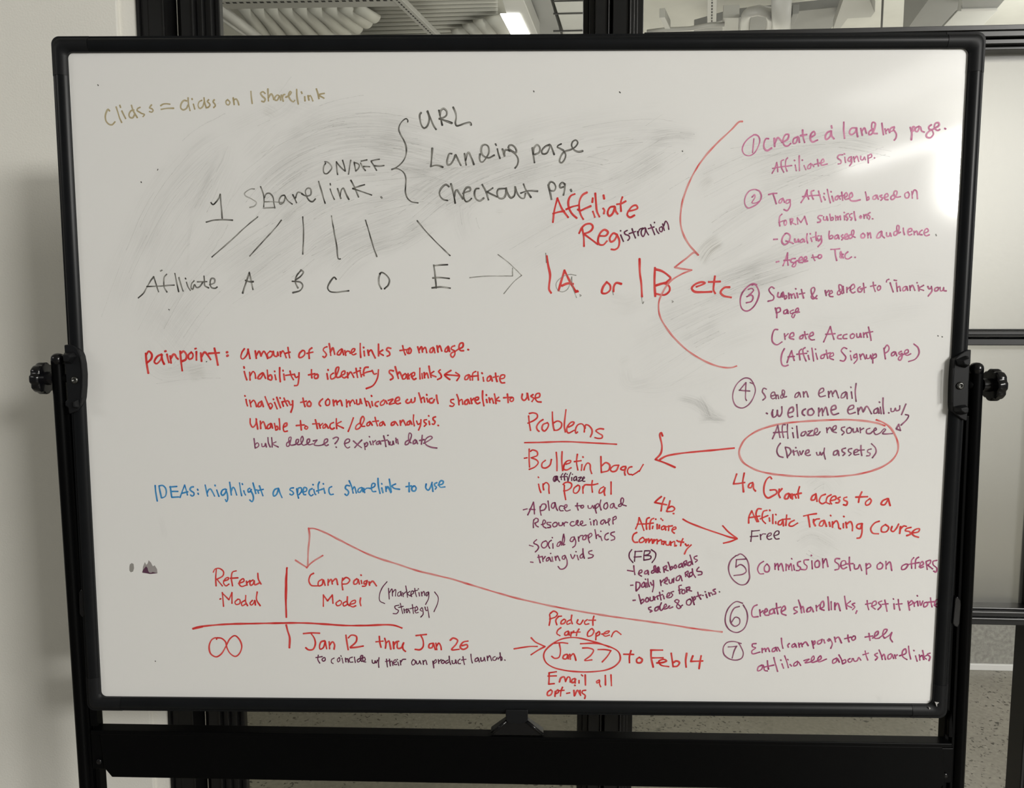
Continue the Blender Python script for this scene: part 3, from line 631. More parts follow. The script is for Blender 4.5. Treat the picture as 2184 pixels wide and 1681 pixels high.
ink('red handwriting reading inability to identify sharelinks with arrow to affliate','red',4.3,'I',"""
1258,395 1262,412 / 1262,450 1278,510 1292,548 / 1325,460 1330,550 / 1330,500 1365,450 1385,470 1395,530 / 1475,465 1440,490 1420,530 1445,535 1475,490 1480,465 1510,530 / 1530,435 1540,540 / 1540,510 1570,490 1585,520 1575,550 1545,540 /
1615,446 1617,452 / 1620,490 1632,545 / 1675,405 1675,500 1682,570 / 1713,436 1715,444 / 1722,480 1732,548 / 1795,445 1810,500 1835,545 / 1745,495 1830,485 / 1845,480 1865,520 1885,510 / 1900,465 1895,550 1880,610 1848,615 /
2045,430 2045,480 2050,525 / 2010,490 2085,475 / 2110,480 2080,500 2085,530 2115,525 2120,490 2105,480 /
@J 130,342 132,350 / 120,380 128,432 / 180,375 155,395 160,430 190,420 220,370 230,320 210,325 200,380 215,415 245,410 / 245,400 285,380 285,355 260,365 255,400 280,420 300,410 / 310,370 315,420 / 315,395 340,365 360,395 370,415 /
390,330 398,380 405,415 / 370,375 430,350 / 430,326 432,332 / 430,365 440,410 / 505,320 475,325 460,370 465,400 / 440,395 480,370 540,355 / 540,350 560,385 580,380 / 600,345 590,420 550,490 485,520 /
740,355 705,350 700,370 725,395 735,420 710,438 / 755,315 770,370 785,425 / 775,390 795,365 810,390 825,430 / 850,380 825,400 825,430 850,425 860,385 870,430 / 875,380 885,430 / 880,405 905,380 / 905,410 935,395 935,370 915,375 910,410 930,435 950,425 /
985,330 985,380 988,430 / 1005,380 1010,425 / 1025,370 1030,420 / 1030,395 1050,375 1065,420 / 1070,310 1080,370 1090,415 / 1115,360 1085,385 1135,410 / 1175,345 1160,360 1180,385 1185,415 1150,435 /
1275,350 1235,375 1215,392 1240,418 1265,435 / 1225,390 1290,395 1350,400 / 1320,370 1355,398 1330,445 / 1440,390 1410,405 1405,435 1430,430 1445,390 1455,440 / 1505,360 1480,375 1475,440 / 1460,405 1530,400 / 1525,365 1530,440 /
1563,372 1567,380 / 1575,415 1580,450 / 1640,400 1615,420 1615,450 1640,440 1645,400 1660,450 / 1690,375 1695,420 1705,455 / 1670,415 1715,405 / 1730,430 1770,420 1775,395 1745,395 1730,430 1745,465 1775,465""")
ink('red handwriting reading inability to communicate which sharelink to use','red',4.3,'I',"""
1268,732 1272,738 / 1282,775 1290,820 1300,850 / 1325,785 1340,860 / 1335,820 1370,785 1390,810 1405,860 / 1465,795 1430,820 1425,860 1455,850 1465,800 1485,860 / 1505,745 1530,810 1565,885 / 1540,840 1570,820 1590,850 1570,885 /
1600,770 1603,778 / 1615,810 1645,885 / 1640,750 1665,820 1685,872 / 1678,755 1682,763 / 1705,815 1718,855 / 1725,760 1745,810 1765,850 / 1700,805 1770,790 / 1780,800 1800,840 1815,835 / 1825,790 1825,860 1805,925 /
1945,760 1955,810 1970,860 / 1920,810 1985,795 / 2020,795 1995,820 2000,850 2030,855 2040,820 2020,795 /
@J 80,615 55,640 48,665 62,682 / 130,615 108,640 115,675 140,670 145,630 130,615 / 178,625 185,680 / 185,650 205,630 215,670 / 215,650 245,630 262,680 / 300,625 305,690 / 305,655 325,635 335,680 / 335,655 360,625 380,660 /
395,625 400,665 425,660 430,615 445,660 / 470,610 490,680 / 480,640 500,640 525,695 / 533,584 537,592 / 538,640 545,680 / 600,640 575,650 570,675 590,685 / 650,625 620,650 620,675 650,665 665,630 680,660 /
690,630 735,618 700,665 750,655 / 750,640 795,625 790,600 765,610 755,640 775,662 805,655 / 870,620 855,640 870,655 900,640 905,615 910,650 935,640 940,605 / 975,560 990,610 1000,650 / 995,620 1020,600 1030,645 / 1048,574 1051,582 / 1050,610 1060,645 /
1100,610 1075,620 1078,650 1105,650 1120,620 / 1140,580 1145,620 1155,658 / 1300,620 1275,625 1275,645 1305,665 1290,685 1265,680 / 1330,575 1345,620 1350,670 / 1350,640 1375,620 1385,665 / 1430,620 1405,640 1405,665 1430,660 1435,620 1450,660 /
1460,610 1470,660 / 1468,630 1490,610 / 1495,630 1530,620 1530,600 1505,605 1500,635 1520,660 1545,650 / 1570,540 1570,610 1582,680 / 1604,576 1606,583 / 1605,620 1612,650 / 1630,605 1638,650 / 1635,630 1655,610 1672,655 / 1680,570 1690,620 1695,660 / 1720,600 1695,625 1730,635 /
1800,570 1805,610 1808,650 / 1765,605 1830,600 / 1845,600 1825,620 1835,640 1855,630 1855,605 1840,600 / 1940,570 1935,610 1955,630 1985,600 1985,560 2000,625 / 2040,575 2020,590 2045,610 2030,640 / 2055,610 2100,595 2100,565 2070,570 2060,610 2080,640 2115,645""")
ink('red handwriting reading Unable to track /data analysis.','red',4.1,'K',"""
118,165 120,220 145,255 175,225 185,170 / 180,165 190,220 198,275 / 225,190 230,270 / 230,225 255,195 275,235 285,270 / 335,215 305,235 300,270 330,260 340,215 355,265 / 375,215 390,285 / 385,250 405,245 410,275 390,285 / 425,165 430,220 432,280 /
470,255 505,235 505,210 480,220 468,260 480,300 512,295 / 650,185 655,235 660,285 / 605,238 690,230 / 705,240 695,265 715,275 728,255 705,240 / 808,175 820,220 830,270 / 780,220 850,215 / 850,225 860,265 / 858,240 885,215 /
915,220 890,240 890,265 915,255 920,225 945,265 / 1000,205 970,220 962,255 985,275 1010,262 / 1030,165 1030,215 1035,270 / 1080,195 1035,225 1105,265 / 1210,155 1185,225 1155,300 /
1285,205 1240,240 1235,275 1265,270 1305,220 1325,165 1310,140 1290,165 1285,220 1300,245 1330,245 / 1385,195 1355,215 1355,240 1380,232 1390,200 1410,235 / 1440,150 1450,195 1465,240 / 1415,195 1475,188 / 1520,195 1490,215 1490,240 1515,230 1522,195 1545,235 /
1645,195 1615,210 1612,235 1640,225 1650,195 1680,235 / 1705,185 1710,235 / 1710,210 1735,180 1755,215 1765,235 / 1810,185 1780,205 1780,230 1805,222 1812,190 1830,225 / 1848,125 1845,180 1855,240 / 1880,190 1895,225 1915,215 / 1925,175 1920,235 1900,285 /
1985,175 1960,180 1960,200 1982,220 1960,245 / 2006,132 2009,138 / 2010,190 2018,228 / 2080,145 2055,155 2055,175 2075,195 2060,225 2045,220 / 2105,235 2112,238""")
ink('purple handwriting reading bulk delete? expiration date','purple',3.6,'K',"""
158,375 165,430 170,475 / 168,440 195,420 210,445 195,465 170,475 / 240,430 245,460 270,455 280,425 290,465 / 305,365 310,420 330,465 / 345,365 350,420 350,465 / 390,410 355,430 415,465 /
540,400 505,425 505,455 525,455 545,400 550,360 530,365 530,420 550,445 590,440 / 590,440 625,415 630,385 610,385 602,420 625,440 660,430 / 660,430 680,380 670,350 655,375 660,420 680,445 720,435 / 720,430 745,410 745,380 725,385 720,420 740,440 780,430 /
785,400 825,390 / 825,390 795,440 840,450 890,440 / 890,435 935,405 935,380 910,385 900,420 920,450 945,440 / 995,375 1030,360 1052,370 1040,400 1015,430 / 1026,464 1031,468 /
1115,430 1165,410 1170,385 1145,380 1120,410 1125,455 1150,475 1170,465 / 1210,400 1255,440 1295,470 / 1300,390 1260,430 1225,470 / 1325,425 1335,490 / 1330,440 1350,415 1362,430 1350,455 1335,460 / 1378,353 1382,358 / 1385,405 1398,440 /
1415,400 1420,440 / 1420,415 1445,395 / 1485,400 1455,415 1455,435 1480,430 1490,400 1500,435 / 1530,345 1545,400 1555,460 / 1510,400 1570,390 / 1572,342 1580,340 / 1580,400 1590,440 / 1600,410 1600,440 1625,440 1630,400 1640,435 / 1660,370 1665,420 / 1660,400 1675,380 1685,430 /
1800,390 1765,410 1760,440 1785,435 1815,380 1825,330 1805,315 1795,350 1800,400 1820,420 / 1865,385 1845,405 1845,430 1870,420 1875,390 1890,430 / 1940,340 1935,390 1930,435 / 1910,395 1960,385 / 1955,425 2010,395 2045,365 2030,350 1985,370 1965,410 1980,440 2030,465 2095,475""")
ink('blue handwriting reading IDEAS: highlight a specific sharelink to use','blue',4.0,'L',"""
140,235 150,340 170,455 / 195,240 210,320 230,410 / 200,240 245,235 285,270 298,330 280,390 240,410 / 355,250 365,330 375,400 / 345,258 445,250 / 360,320 460,320 / 375,402 470,398 / 490,405 525,310 555,230 / 555,230 580,310 595,370 / 520,345 600,325 /
680,255 650,260 630,290 650,315 685,340 685,370 660,385 640,370 / 737,288 743,303 / 744,345 750,360 / 845,230 865,320 880,385 / 875,340 895,295 920,285 950,330 978,385 / 983,230 987,242 / 1008,300 1025,350 1040,390 /
1130,285 1090,300 1070,350 1090,375 1130,340 1145,290 / 1140,295 1160,370 1160,440 1145,465 1130,435 / 1190,190 1205,290 1215,370 / 1212,320 1240,260 1260,280 1290,370 / 1330,200 1345,300 1360,380 / 1368,210 1373,222 / 1390,310 1400,345 1415,370 /
1475,275 1450,290 1455,330 1480,320 1495,290 / 1490,310 1520,370 1525,430 1505,465 1475,440 / 1520,200 1545,290 1560,350 / 1555,300 1580,300 1600,345 / 1610,240 1635,310 1660,380 / 1600,305 1665,290 / 1875,275 1830,290 1805,345 1815,385 1850,365 1880,290 / 1880,275 1900,340 1930,405 /
@M 155,240 120,245 108,265 140,285 155,310 130,330 108,318 / 195,250 205,320 218,370 / 205,300 215,245 250,240 255,280 225,325 / 265,295 315,280 320,245 290,235 275,280 285,325 308,325 / 390,250 360,265 350,310 375,340 400,325 / 398,196 402,204 / 410,260 425,315 435,325 /
480,165 465,200 470,305 / 445,280 520,255 / 528,186 532,193 / 535,245 550,308 / 635,225 605,240 600,290 620,325 655,320 / 860,215 820,210 808,245 835,270 848,300 825,335 802,318 / 855,150 885,220 905,305 / 895,260 920,225 935,260 945,305 / 1010,235 975,250 965,290 990,295 1015,260 1020,235 1030,290 /
1040,245 1050,300 / 1045,270 1075,245 1120,245 / 1120,250 1175,220 1180,190 1150,185 1135,230 1150,285 1190,285 / 1218,120 1225,220 1243,310 / 1264,185 1267,193 / 1265,240 1280,300 / 1315,225 1320,285 / 1320,255 1340,225 1360,255 1380,300 / 1360,130 1375,220 1385,290 / 1440,190 1395,215 1420,245 1490,258 /
1610,175 1610,230 1610,290 / 1570,225 1640,215 / 1670,215 1645,240 1650,275 1680,280 1700,245 1680,215 / 1825,190 1820,240 1850,270 1885,220 1900,170 / 1895,190 1905,240 1910,285 / 1960,175 1930,190 1935,215 1955,230 1940,255 / 1975,205 2030,190 2040,160 2010,150 1985,190 2000,230 2060,228""")
ink('pinkish purple circled figure 1','pink',3.2,'N',"265,235 235,215 180,240 125,300 105,360 125,405 170,420 220,395 260,330 275,265 255,225 215,215 / 218,255 212,320 205,390")
ink('pinkish purple handwriting reading Create a landing page.','pink',4.4,'N',"""
360,255 335,255 315,305 320,350 345,370 390,345 / 415,250 420,330 / 420,300 450,245 490,285 / 490,290 545,260 555,215 525,215 500,270 515,320 545,325 575,300 / 645,235 605,255 600,300 625,295 650,240 660,290 /
690,170 695,230 710,290 / 670,225 730,215 / 770,240 810,215 800,185 775,205 765,250 785,285 835,268 / 965,180 930,195 910,240 920,262 955,235 970,180 / 970,185 975,230 995,255 / 970,130 975,150 / 1090,95 1090,170 1098,250 /
1210,150 1165,155 1145,200 1165,215 1200,190 1215,150 / 1215,160 1220,210 1225,235 / 1255,155 1270,220 / 1265,185 1290,150 1310,200 / 1370,160 1335,190 1335,215 1360,210 1390,150 1395,105 1370,95 1360,140 1380,200 1415,205 / 1460,105 1465,150 1475,215 /
1490,160 1500,205 / 1500,180 1520,160 1535,195 / 1580,140 1550,150 1535,180 1560,180 1580,150 / 1575,170 1600,210 1595,250 1580,268 / 1735,145 1750,200 1745,265 / 1745,180 1760,140 1775,140 1775,165 1750,185 / 1820,135 1790,150 1785,180 1805,185 1830,140 1845,180 1870,190 /
1940,120 1915,140 1920,162 1950,168 / 2020,165 2000,175 1970,150 1980,105 2010,100 2015,125 1965,158 1915,185 1892,215 1895,238 1930,245 1960,210 1948,170 / 2070,155 2078,160""")
ink('pinkish purple handwriting reading Affiliate Signup.','pink',3.3,'N',"""
395,590 425,535 440,485 / 440,485 448,530 450,575 / 400,542 500,525 585,515 / 505,460 485,470 485,530 508,580 / 545,440 530,460 525,520 540,570 / 611,462 615,468 / 618,510 630,565 / 658,420 658,490 660,565 / 686,460 690,465 / 705,515 722,555 /
770,495 745,515 740,545 765,540 775,500 800,525 / 835,455 840,490 845,520 / 805,505 860,490 / 865,495 900,475 890,450 870,475 875,510 930,500 / 1080,410 1040,415 1030,440 1065,470 1060,495 1035,500 / 1092,400 1100,404 / 1100,435 1108,485 /
1165,430 1140,440 1130,465 1150,475 1165,440 / 1165,440 1165,490 1145,518 / 1185,430 1195,480 / 1190,455 1215,425 1235,475 / 1255,425 1255,455 1275,460 1290,430 1300,460 / 1325,415 1328,490 / 1325,420 1355,405 1360,430 1330,445 / 1385,440 1390,442""")
ink('pinkish purple circled figure 2','pink',3.2,'O',"270,125 230,110 175,125 135,185 130,250 160,290 210,275 270,230 290,175 270,125 240,112 / 200,185 225,160 230,185 200,240 240,240 270,225")
ink('pinkish purple handwriting reading Tag Affiliatee based on','pink',3.7,'O',"""
360,160 400,150 440,148 / 405,155 420,200 435,250 / 500,195 470,210 460,240 480,240 500,200 515,235 / 570,210 535,215 530,245 555,240 570,215 / 570,215 570,270 540,315 510,305 / 675,238 710,180 735,115 / 735,115 735,160 750,205 / 690,180 760,172 /
800,120 775,130 780,170 795,205 / 760,172 860,165 / 845,125 860,180 875,230 / 898,148 902,153 / 895,180 910,212 / 930,110 945,180 960,240 / 964,130 968,136 / 975,175 990,225 / 1035,170 1010,185 1010,210 1030,205 1040,175 1055,205 / 1070,135 1075,175 1080,215 / 1050,175 1100,165 /
1095,190 1125,170 1115,140 1095,165 1105,205 1135,200 / 1140,200 1175,175 1165,140 1145,165 1155,215 1200,222 1250,210 / 1300,135 1310,180 1315,215 / 1315,195 1330,180 1335,205 1315,215 / 1400,165 1375,180 1375,205 1400,200 1410,165 1425,205 / 1460,165 1440,175 1465,195 1450,215 /
1480,190 1520,175 1510,150 1490,165 1490,205 1520,210 / 1580,160 1550,180 1550,205 1570,205 1600,165 1605,130 1585,125 1575,165 1600,185 1640,180 / 1715,135 1685,150 1690,190 1715,190 1725,155 1710,135 / 1750,130 1755,195 / 1755,160 1775,115 1795,125 1805,200""")
ink('pinkish purple handwriting reading FORM submissions.','pink',3.5,'O',"""
490,350 470,370 465,420 470,465 / 460,430 500,415 / 520,410 510,430 520,460 535,440 530,410 515,410 / 570,400 578,450 / 570,400 595,395 590,420 575,430 / 580,430 625,450 / 640,385 645,445 / 640,385 675,430 / 675,430 710,375 / 710,370 735,450 /
880,365 850,365 840,385 865,405 860,425 835,430 / 895,375 895,405 920,405 925,370 935,410 / 955,350 965,410 / 965,390 985,380 985,405 965,410 / 1010,365 1015,410 / 1015,385 1030,370 1035,405 / 1038,385 1055,365 1060,405 / 1092,332 1097,336 / 1095,365 1100,405 /
1135,345 1115,355 1115,375 1130,390 1120,410 / 1170,345 1150,355 1150,375 1170,385 1160,408 / 1190,325 1195,360 1205,410 / 1255,365 1245,380 1255,390 1265,375 1255,365 / 1285,355 1290,390 / 1290,370 1310,350 1320,390 / 1345,335 1325,350 1345,375 1335,400 / 1368,394 1373,396""")
ink('pinkish purple handwriting reading - Quality based on audience','pink',3.7,'O',"""
410,595 445,593 / 530,535 500,570 490,620 515,645 555,620 570,560 540,535 520,540 / 530,610 570,620 600,635 / 615,590 620,620 640,615 650,590 655,620 / 690,590 670,605 670,625 695,615 700,590 710,620 / 735,540 730,590 740,630 / 763,538 767,543 / 770,580 780,615 /
820,525 820,570 825,605 / 790,575 850,560 / 830,580 845,610 865,590 / 870,560 875,620 840,665 / 950,515 945,560 950,590 / 948,575 970,555 985,565 975,585 955,590 / 1030,550 1005,565 1005,590 1030,580 1035,550 1045,590 / 1080,550 1065,565 1085,580 1070,600 /
1090,580 1125,565 1120,540 1100,555 1100,590 1130,590 / 1170,545 1140,560 1145,585 1165,580 1190,530 1185,505 1170,510 1170,555 1200,575 / 1280,535 1258,555 1265,580 1290,575 1295,550 1275,535 / 1320,530 1325,580 / 1325,555 1345,530 1355,580 /
1455,515 1425,535 1410,580 1440,575 1460,520 / 1460,520 1465,560 1485,580 / 1505,530 1510,565 1535,560 1540,530 1550,565 / 1610,510 1580,525 1580,555 1600,550 1625,500 1625,465 1610,460 1605,500 1620,535 1640,525 / 1668,485 1670,520 1678,550 /
1715,525 1750,510 1745,490 1720,495 1710,530 1725,555 1750,545 / 1770,515 1775,550 / 1775,530 1795,515 1810,550 / 1850,505 1830,520 1825,545 1850,550 / 1870,535 1910,515 1900,490 1880,500 1870,540 1890,560 1920,550""")
ink('pinkish purple handwriting reading - Agee to T&C.','pink',3.7,'O',"""
435,815 460,808 / 500,850 525,790 545,725 / 545,725 545,780 550,845 / 510,800 565,795 / 620,780 585,785 575,810 605,820 640,800 / 640,800 605,830 590,855 610,860 625,840 625,810 / 650,805 690,785 680,765 660,780 655,815 690,820 / 700,800 730,785 725,760 705,775 700,810 740,805 /
790,745 800,780 810,800 / 780,770 835,765 / 850,745 840,765 855,780 875,765 870,745 850,745 / 965,692 1010,690 1050,685 / 1005,692 1010,745 1022,800 / 1085,775 1070,735 1062,712 1055,735 1075,760 1070,775 1055,770 1060,745 1085,740 / 1130,715 1105,740 1105,775 1130,785 1165,765 / 1198,768 1203,770""")
ink('purple circled figure 3','berry',3.6,'P',"245,125 210,115 150,150 100,215 85,290 105,360 150,380 205,350 250,280 268,205 245,140 225,122 200,128 / 165,170 195,160 215,175 195,205 170,225 / 150,240 195,225 210,245 195,285 145,300")
ink('purple handwriting reading Submit & redirect to Thank you page','berry',3.6,'P',"""
415,160 390,145 365,170 380,205 412,240 405,270 355,285 / 455,200 450,240 475,245 490,205 495,245 / 500,195 520,265 / 515,235 535,230 535,255 520,265 / 555,205 560,260 / 560,230 575,215 585,255 / 585,230 605,210 620,255 / 623,162 627,167 / 635,205 645,250 / 680,170 690,215 700,255 / 660,215 710,205 /
830,260 800,250 780,215 775,165 800,150 810,170 795,210 775,240 790,262 815,250 830,230 / 910,180 920,230 / 918,205 945,180 / 945,220 980,200 970,180 955,195 955,235 985,240 / 1055,170 1030,195 1030,220 1050,220 1075,175 1070,135 1045,125 1045,160 1060,200 1080,210 / 1085,140 1090,205 / 1120,150 1120,200 / 1120,175 1145,150 /
1150,180 1195,150 1185,120 1160,140 1155,180 1175,205 1200,195 / 1250,145 1230,160 1230,190 1255,195 1270,170 / 1280,110 1285,155 1290,200 / 1250,165 1305,150 / 1375,100 1380,145 1395,190 / 1350,140 1400,130 / 1430,135 1415,155 1425,180 1445,165 1445,140 1430,135 /
1505,98 1508,82 1528,72 / 1578,80 1602,84 / 1540,105 1555,150 1570,195 / 1600,105 1605,150 1610,190 / 1605,160 1630,140 1640,185 / 1690,140 1665,155 1665,185 1690,175 1700,140 1710,180 / 1730,135 1735,180 / 1735,155 1755,130 1780,180 / 1800,103 1803,108 / 1810,130 1815,150 1820,185 / 1865,130 1820,160 1865,180 /
1905,140 1920,165 1940,155 / 1940,140 1945,185 1910,235 / 2000,150 1975,160 1975,185 2000,180 2010,155 2000,150 / 2025,150 2030,185 2050,180 2060,150 2060,180 2085,185 /
425,350 440,400 440,445 / 435,395 440,355 470,350 475,380 440,400 / 540,365 510,380 510,405 535,400 545,370 550,405 / 600,370 570,385 575,405 605,395 / 605,395 585,430 600,445 615,415 / 615,395 650,375 645,350 625,365 625,395 660,390""")
ink('purple handwriting reading Create Account (Affiliate Signup Page)','berry',3.6,'P',"""
450,560 420,560 395,620 400,680 440,708 490,680 / 515,600 520,655 / 520,630 550,600 / 560,635 605,620 600,590 575,600 565,640 605,655 / 695,610 665,630 665,650 690,645 700,615 / 710,580 715,620 725,650 / 690,615 740,605 / 750,630 795,610 790,585 765,600 755,640 775,660 805,658 /
895,680 930,600 960,530 / 960,530 975,590 995,655 / 915,605 1005,600 / 1065,610 1035,620 1032,645 1065,650 / 1120,605 1090,615 1085,645 1120,648 / 1180,600 1155,615 1160,645 1185,640 1195,610 1175,600 / 1215,600 1220,635 1245,630 1250,595 1260,635 / 1280,590 1285,635 / 1285,610 1305,590 1320,635 / 1330,535 1345,600 1355,665 / 1315,590 1370,580 /
515,745 490,795 482,855 495,905 520,915 550,905 / 540,880 560,825 585,765 / 585,765 595,810 610,860 / 550,825 610,820 / 680,750 660,770 665,855 / 715,735 695,750 700,805 725,865 / 635,800 730,790 / 738,768 742,773 / 745,810 755,850 / 780,740 790,800 798,865 / 813,748 817,753 / 820,790 835,848 /
900,800 870,815 870,840 895,835 905,800 / 920,760 925,800 935,840 / 905,800 960,785 / 950,825 990,810 985,785 960,800 955,835 990,852 / 1120,745 1090,735 1065,765 1085,795 1110,830 1090,865 1055,860 / 1152,768 1158,773 / 1155,810 1165,855 / 1215,795 1190,810 1190,835 1215,825 / 1215,800 1220,850 1190,888 /
1245,800 1255,850 / 1250,825 1275,795 1300,845 / 1310,805 1315,840 1340,835 1350,805 1360,845 / 1370,795 1372,885 / 1372,815 1400,795 1405,825 1375,840 / 1480,740 1485,790 1495,845 / 1485,745 1510,710 1530,735 1520,770 1490,790 / 1580,775 1555,790 1555,815 1580,805 1590,775 1605,815 /
1650,770 1625,785 1630,800 1655,790 / 1740,795 1705,810 1680,795 1685,765 1710,755 1715,780 1670,800 1630,825 1620,848 1638,858 1655,825 1655,790 / 1770,700 1810,735 1820,790 1785,845 1720,870""")
ink('purple circled figure 4','purple',3.2,'Q',"305,95 265,45 205,35 130,85 80,170 68,260 100,345 170,375 240,345 300,260 325,170 305,105 265,85 / 218,85 180,130 142,175 / 142,172 200,178 262,182 / 218,85 215,180 215,270 225,290")
ink('purple handwriting reading Send an email','purple',3.3,'Q',"""
450,160 420,150 405,190 425,220 440,255 410,285 / 505,240 545,225 540,195 515,200 500,240 520,270 545,262 / 558,225 562,270 / 562,245 580,225 590,268 / 640,215 615,235 615,262 635,260 655,215 655,180 635,170 630,210 650,250 680,245 / 820,195 785,215 775,255 805,245 825,200 840,250 / 870,190 875,250 / 875,220 900,185 925,250 /
1050,210 1100,180 1095,150 1065,160 1045,210 1060,245 1120,235 / 1155,185 1160,255 / 1160,220 1185,180 1205,245 / 1205,215 1235,175 1270,260 / 1350,190 1310,215 1300,260 1335,250 1360,195 1370,270 / 1408,135 1412,143 / 1415,190 1425,265 / 1470,95 1460,190 1470,300""")
ink('purple handwriting reading Welcome email w/ with a small hooked arrow','purple',3.9,'Q',"""
450,432 462,440 / 525,395 510,440 530,480 565,460 575,400 / 575,400 580,450 600,470 625,430 625,360 / 520,420 522,462 / 695,435 755,410 750,365 715,380 695,440 710,480 750,470 / 795,335 800,400 805,470 / 895,385 865,405 860,440 885,460 / 965,380 925,400 925,450 965,455 990,420 965,380 /
1045,375 1045,465 / 1050,420 1080,380 1090,460 / 1095,420 1125,365 1150,455 / 1190,400 1240,380 1230,345 1195,360 1185,410 1210,450 1270,435 / 1375,400 1440,375 1440,345 1405,350 1375,395 1390,440 1460,425 / 1490,375 1495,445 / 1495,410 1525,365 1550,420 / 1555,410 1590,355 1645,440 /
1715,375 1675,400 1675,435 1710,425 1720,380 1730,435 / 1732,306 1738,312 / 1745,365 1755,440 / 1775,260 1775,350 1785,440 / 1838,428 1843,432 / 1865,380 1870,415 1900,410 1915,375 1925,405 1960,395 1965,350 / 2035,330 2010,390 1985,450 /
2030,450 2065,460 2050,500 1980,570 / 1955,560 1925,610 / 1925,612 1975,630 / 1975,630 1955,560""")
ink('long red oval around Affilate resources','redpale',5.0,'Q',"1795,575 1700,545 1550,520 1350,508 1150,512 900,525 650,550 450,595 300,660 200,740 150,830 142,900 180,985 280,1055 420,1105 600,1135 820,1152 1050,1155 1300,1150 1550,1115 1750,1050 1880,965 1940,870 1945,780 1910,680 1850,590 1780,540 1700,510")
ink('purple handwriting reading Affilate resources (Drive w/ assets)','purple',3.5,'Q',"""
520,725 555,640 580,570 / 580,570 590,630 605,710 / 530,655 680,645 / 665,565 640,565 630,620 645,710 / 690,560 690,640 695,720 / 743,602 748,608 / 750,655 760,712 / 795,580 800,640 808,715 / 895,640 855,655 845,690 880,685 900,645 915,690 / 925,640 975,630 / 970,630 925,685 990,685 /
990,670 1030,640 1025,605 1000,620 1000,670 1030,680 1060,645 / 1135,600 1140,655 / 1140,630 1170,595 1195,625 / 1195,635 1240,610 1240,575 1210,590 1205,640 1245,655 / 1340,590 1305,600 1305,625 1335,650 1310,680 / 1395,595 1365,615 1370,660 1405,655 1420,615 1395,595 / 1435,610 1440,650 1475,640 1480,600 1495,645 /
1515,600 1520,655 / 1520,625 1555,605 / 1625,605 1590,620 1590,660 1630,665 1660,640 1700,620 1690,600 1670,630 1690,675 1740,660 1790,610 1805,620 1770,665 1800,670 1880,665 / 610,775 580,820 570,870 595,920 640,935 / 665,825 680,880 690,940 / 665,820 710,830 730,870 700,920 / 755,855 765,910 / 750,875 800,860 /
783,822 787,828 / 805,875 820,915 / 830,865 845,905 870,860 / 890,895 935,875 930,850 905,860 895,900 920,915 950,908 / 1020,880 1030,910 1055,905 1060,875 1075,910 1095,880 / 1110,830 1105,890 1120,955 / 1260,855 1220,870 1215,910 1250,900 1265,860 1275,915 / 1350,830 1310,845 1315,870 1345,890 1320,915 /
1420,835 1385,845 1385,870 1415,890 1390,915 / 1445,885 1490,865 1480,845 1450,860 1450,905 1500,900 / 1525,800 1525,855 1535,915 / 1495,855 1560,850 / 1640,840 1605,850 1600,875 1630,890 1620,915 1590,918 / 1645,780 1690,830 1695,880 1655,940""")
ink('red handwriting reading 4a Grant access to a','red',4.4,'R',"""
105,55 90,100 72,160 / 72,160 130,155 190,145 / 185,45 170,140 178,245 / 275,145 240,160 230,195 255,200 280,155 285,210 305,235 / 475,105 460,85 425,110 395,190 400,270 435,308 490,285 530,255 520,225 460,225 / 555,215 550,270 565,305 / 552,250 585,210 / 655,260 625,275 615,315 645,315 665,265 680,310 / 690,265 695,320 / 695,290 715,270 735,310 /
770,190 755,250 760,310 / 735,270 790,258 / 945,265 905,290 895,330 930,325 945,270 955,345 / 1045,270 1000,290 980,345 1010,370 1045,355 / 1105,275 1065,300 1055,355 1090,372 / 1095,340 1155,320 1150,290 1115,300 1095,345 1110,372 / 1200,300 1175,315 1195,335 1180,360 1155,360 / 1270,300 1240,310 1240,330 1275,350 1265,385 1235,380 /
1430,245 1405,300 1395,355 / 1365,300 1490,295 / 1515,315 1470,355 1475,385 1510,375 1530,335 1515,315 / 1700,315 1650,340 1635,375 1670,380 1705,330 / 1710,315 1720,360 1730,390""")
ink('red handwriting reading Affiliate Training Course','red',4.2,'R',"""
232,575 235,510 265,445 / 265,445 290,500 320,560 / 235,518 350,500 / 365,425 330,425 310,480 335,560 / 425,440 390,450 375,500 380,545 410,578 / 355,530 435,495 / 454,436 458,444 / 450,520 455,555 / 488,485 488,580 / 518,482 522,488 / 518,560 520,580 / 590,535 550,560 545,590 575,590 595,545 600,605 / 635,490 630,550 625,600 / 600,535 670,530 /
715,545 670,570 660,600 690,608 750,575 / 815,500 880,485 950,475 / 860,490 870,550 880,615 / 920,535 920,570 938,605 / 920,560 945,535 980,530 / 1030,545 995,560 980,600 1010,605 1035,550 / 1035,550 1055,610 / 1098,492 1102,498 / 1085,565 1095,610 / 1120,560 1120,620 / 1120,590 1160,550 1180,580 1190,630 1205,635 / 1238,502 1242,508 / 1235,580 1235,625 /
1260,565 1270,625 / 1265,590 1310,560 1330,600 1330,655 / 1430,580 1385,590 1375,620 1410,635 1435,580 / 1432,590 1430,680 1410,730 1380,735 / 1615,555 1565,575 1525,635 1545,680 1605,688 / 1680,590 1640,620 1640,665 1690,665 1715,620 1680,590 / 1750,610 1740,650 1760,665 1800,625 1820,585 / 1840,610 1830,685 / 1840,635 1875,605 1900,610 /
1950,620 1900,635 1890,655 1935,665 1945,690 1905,708 / 1960,680 2030,665 2040,635 2000,640 1960,680 1985,710 2030,725""")
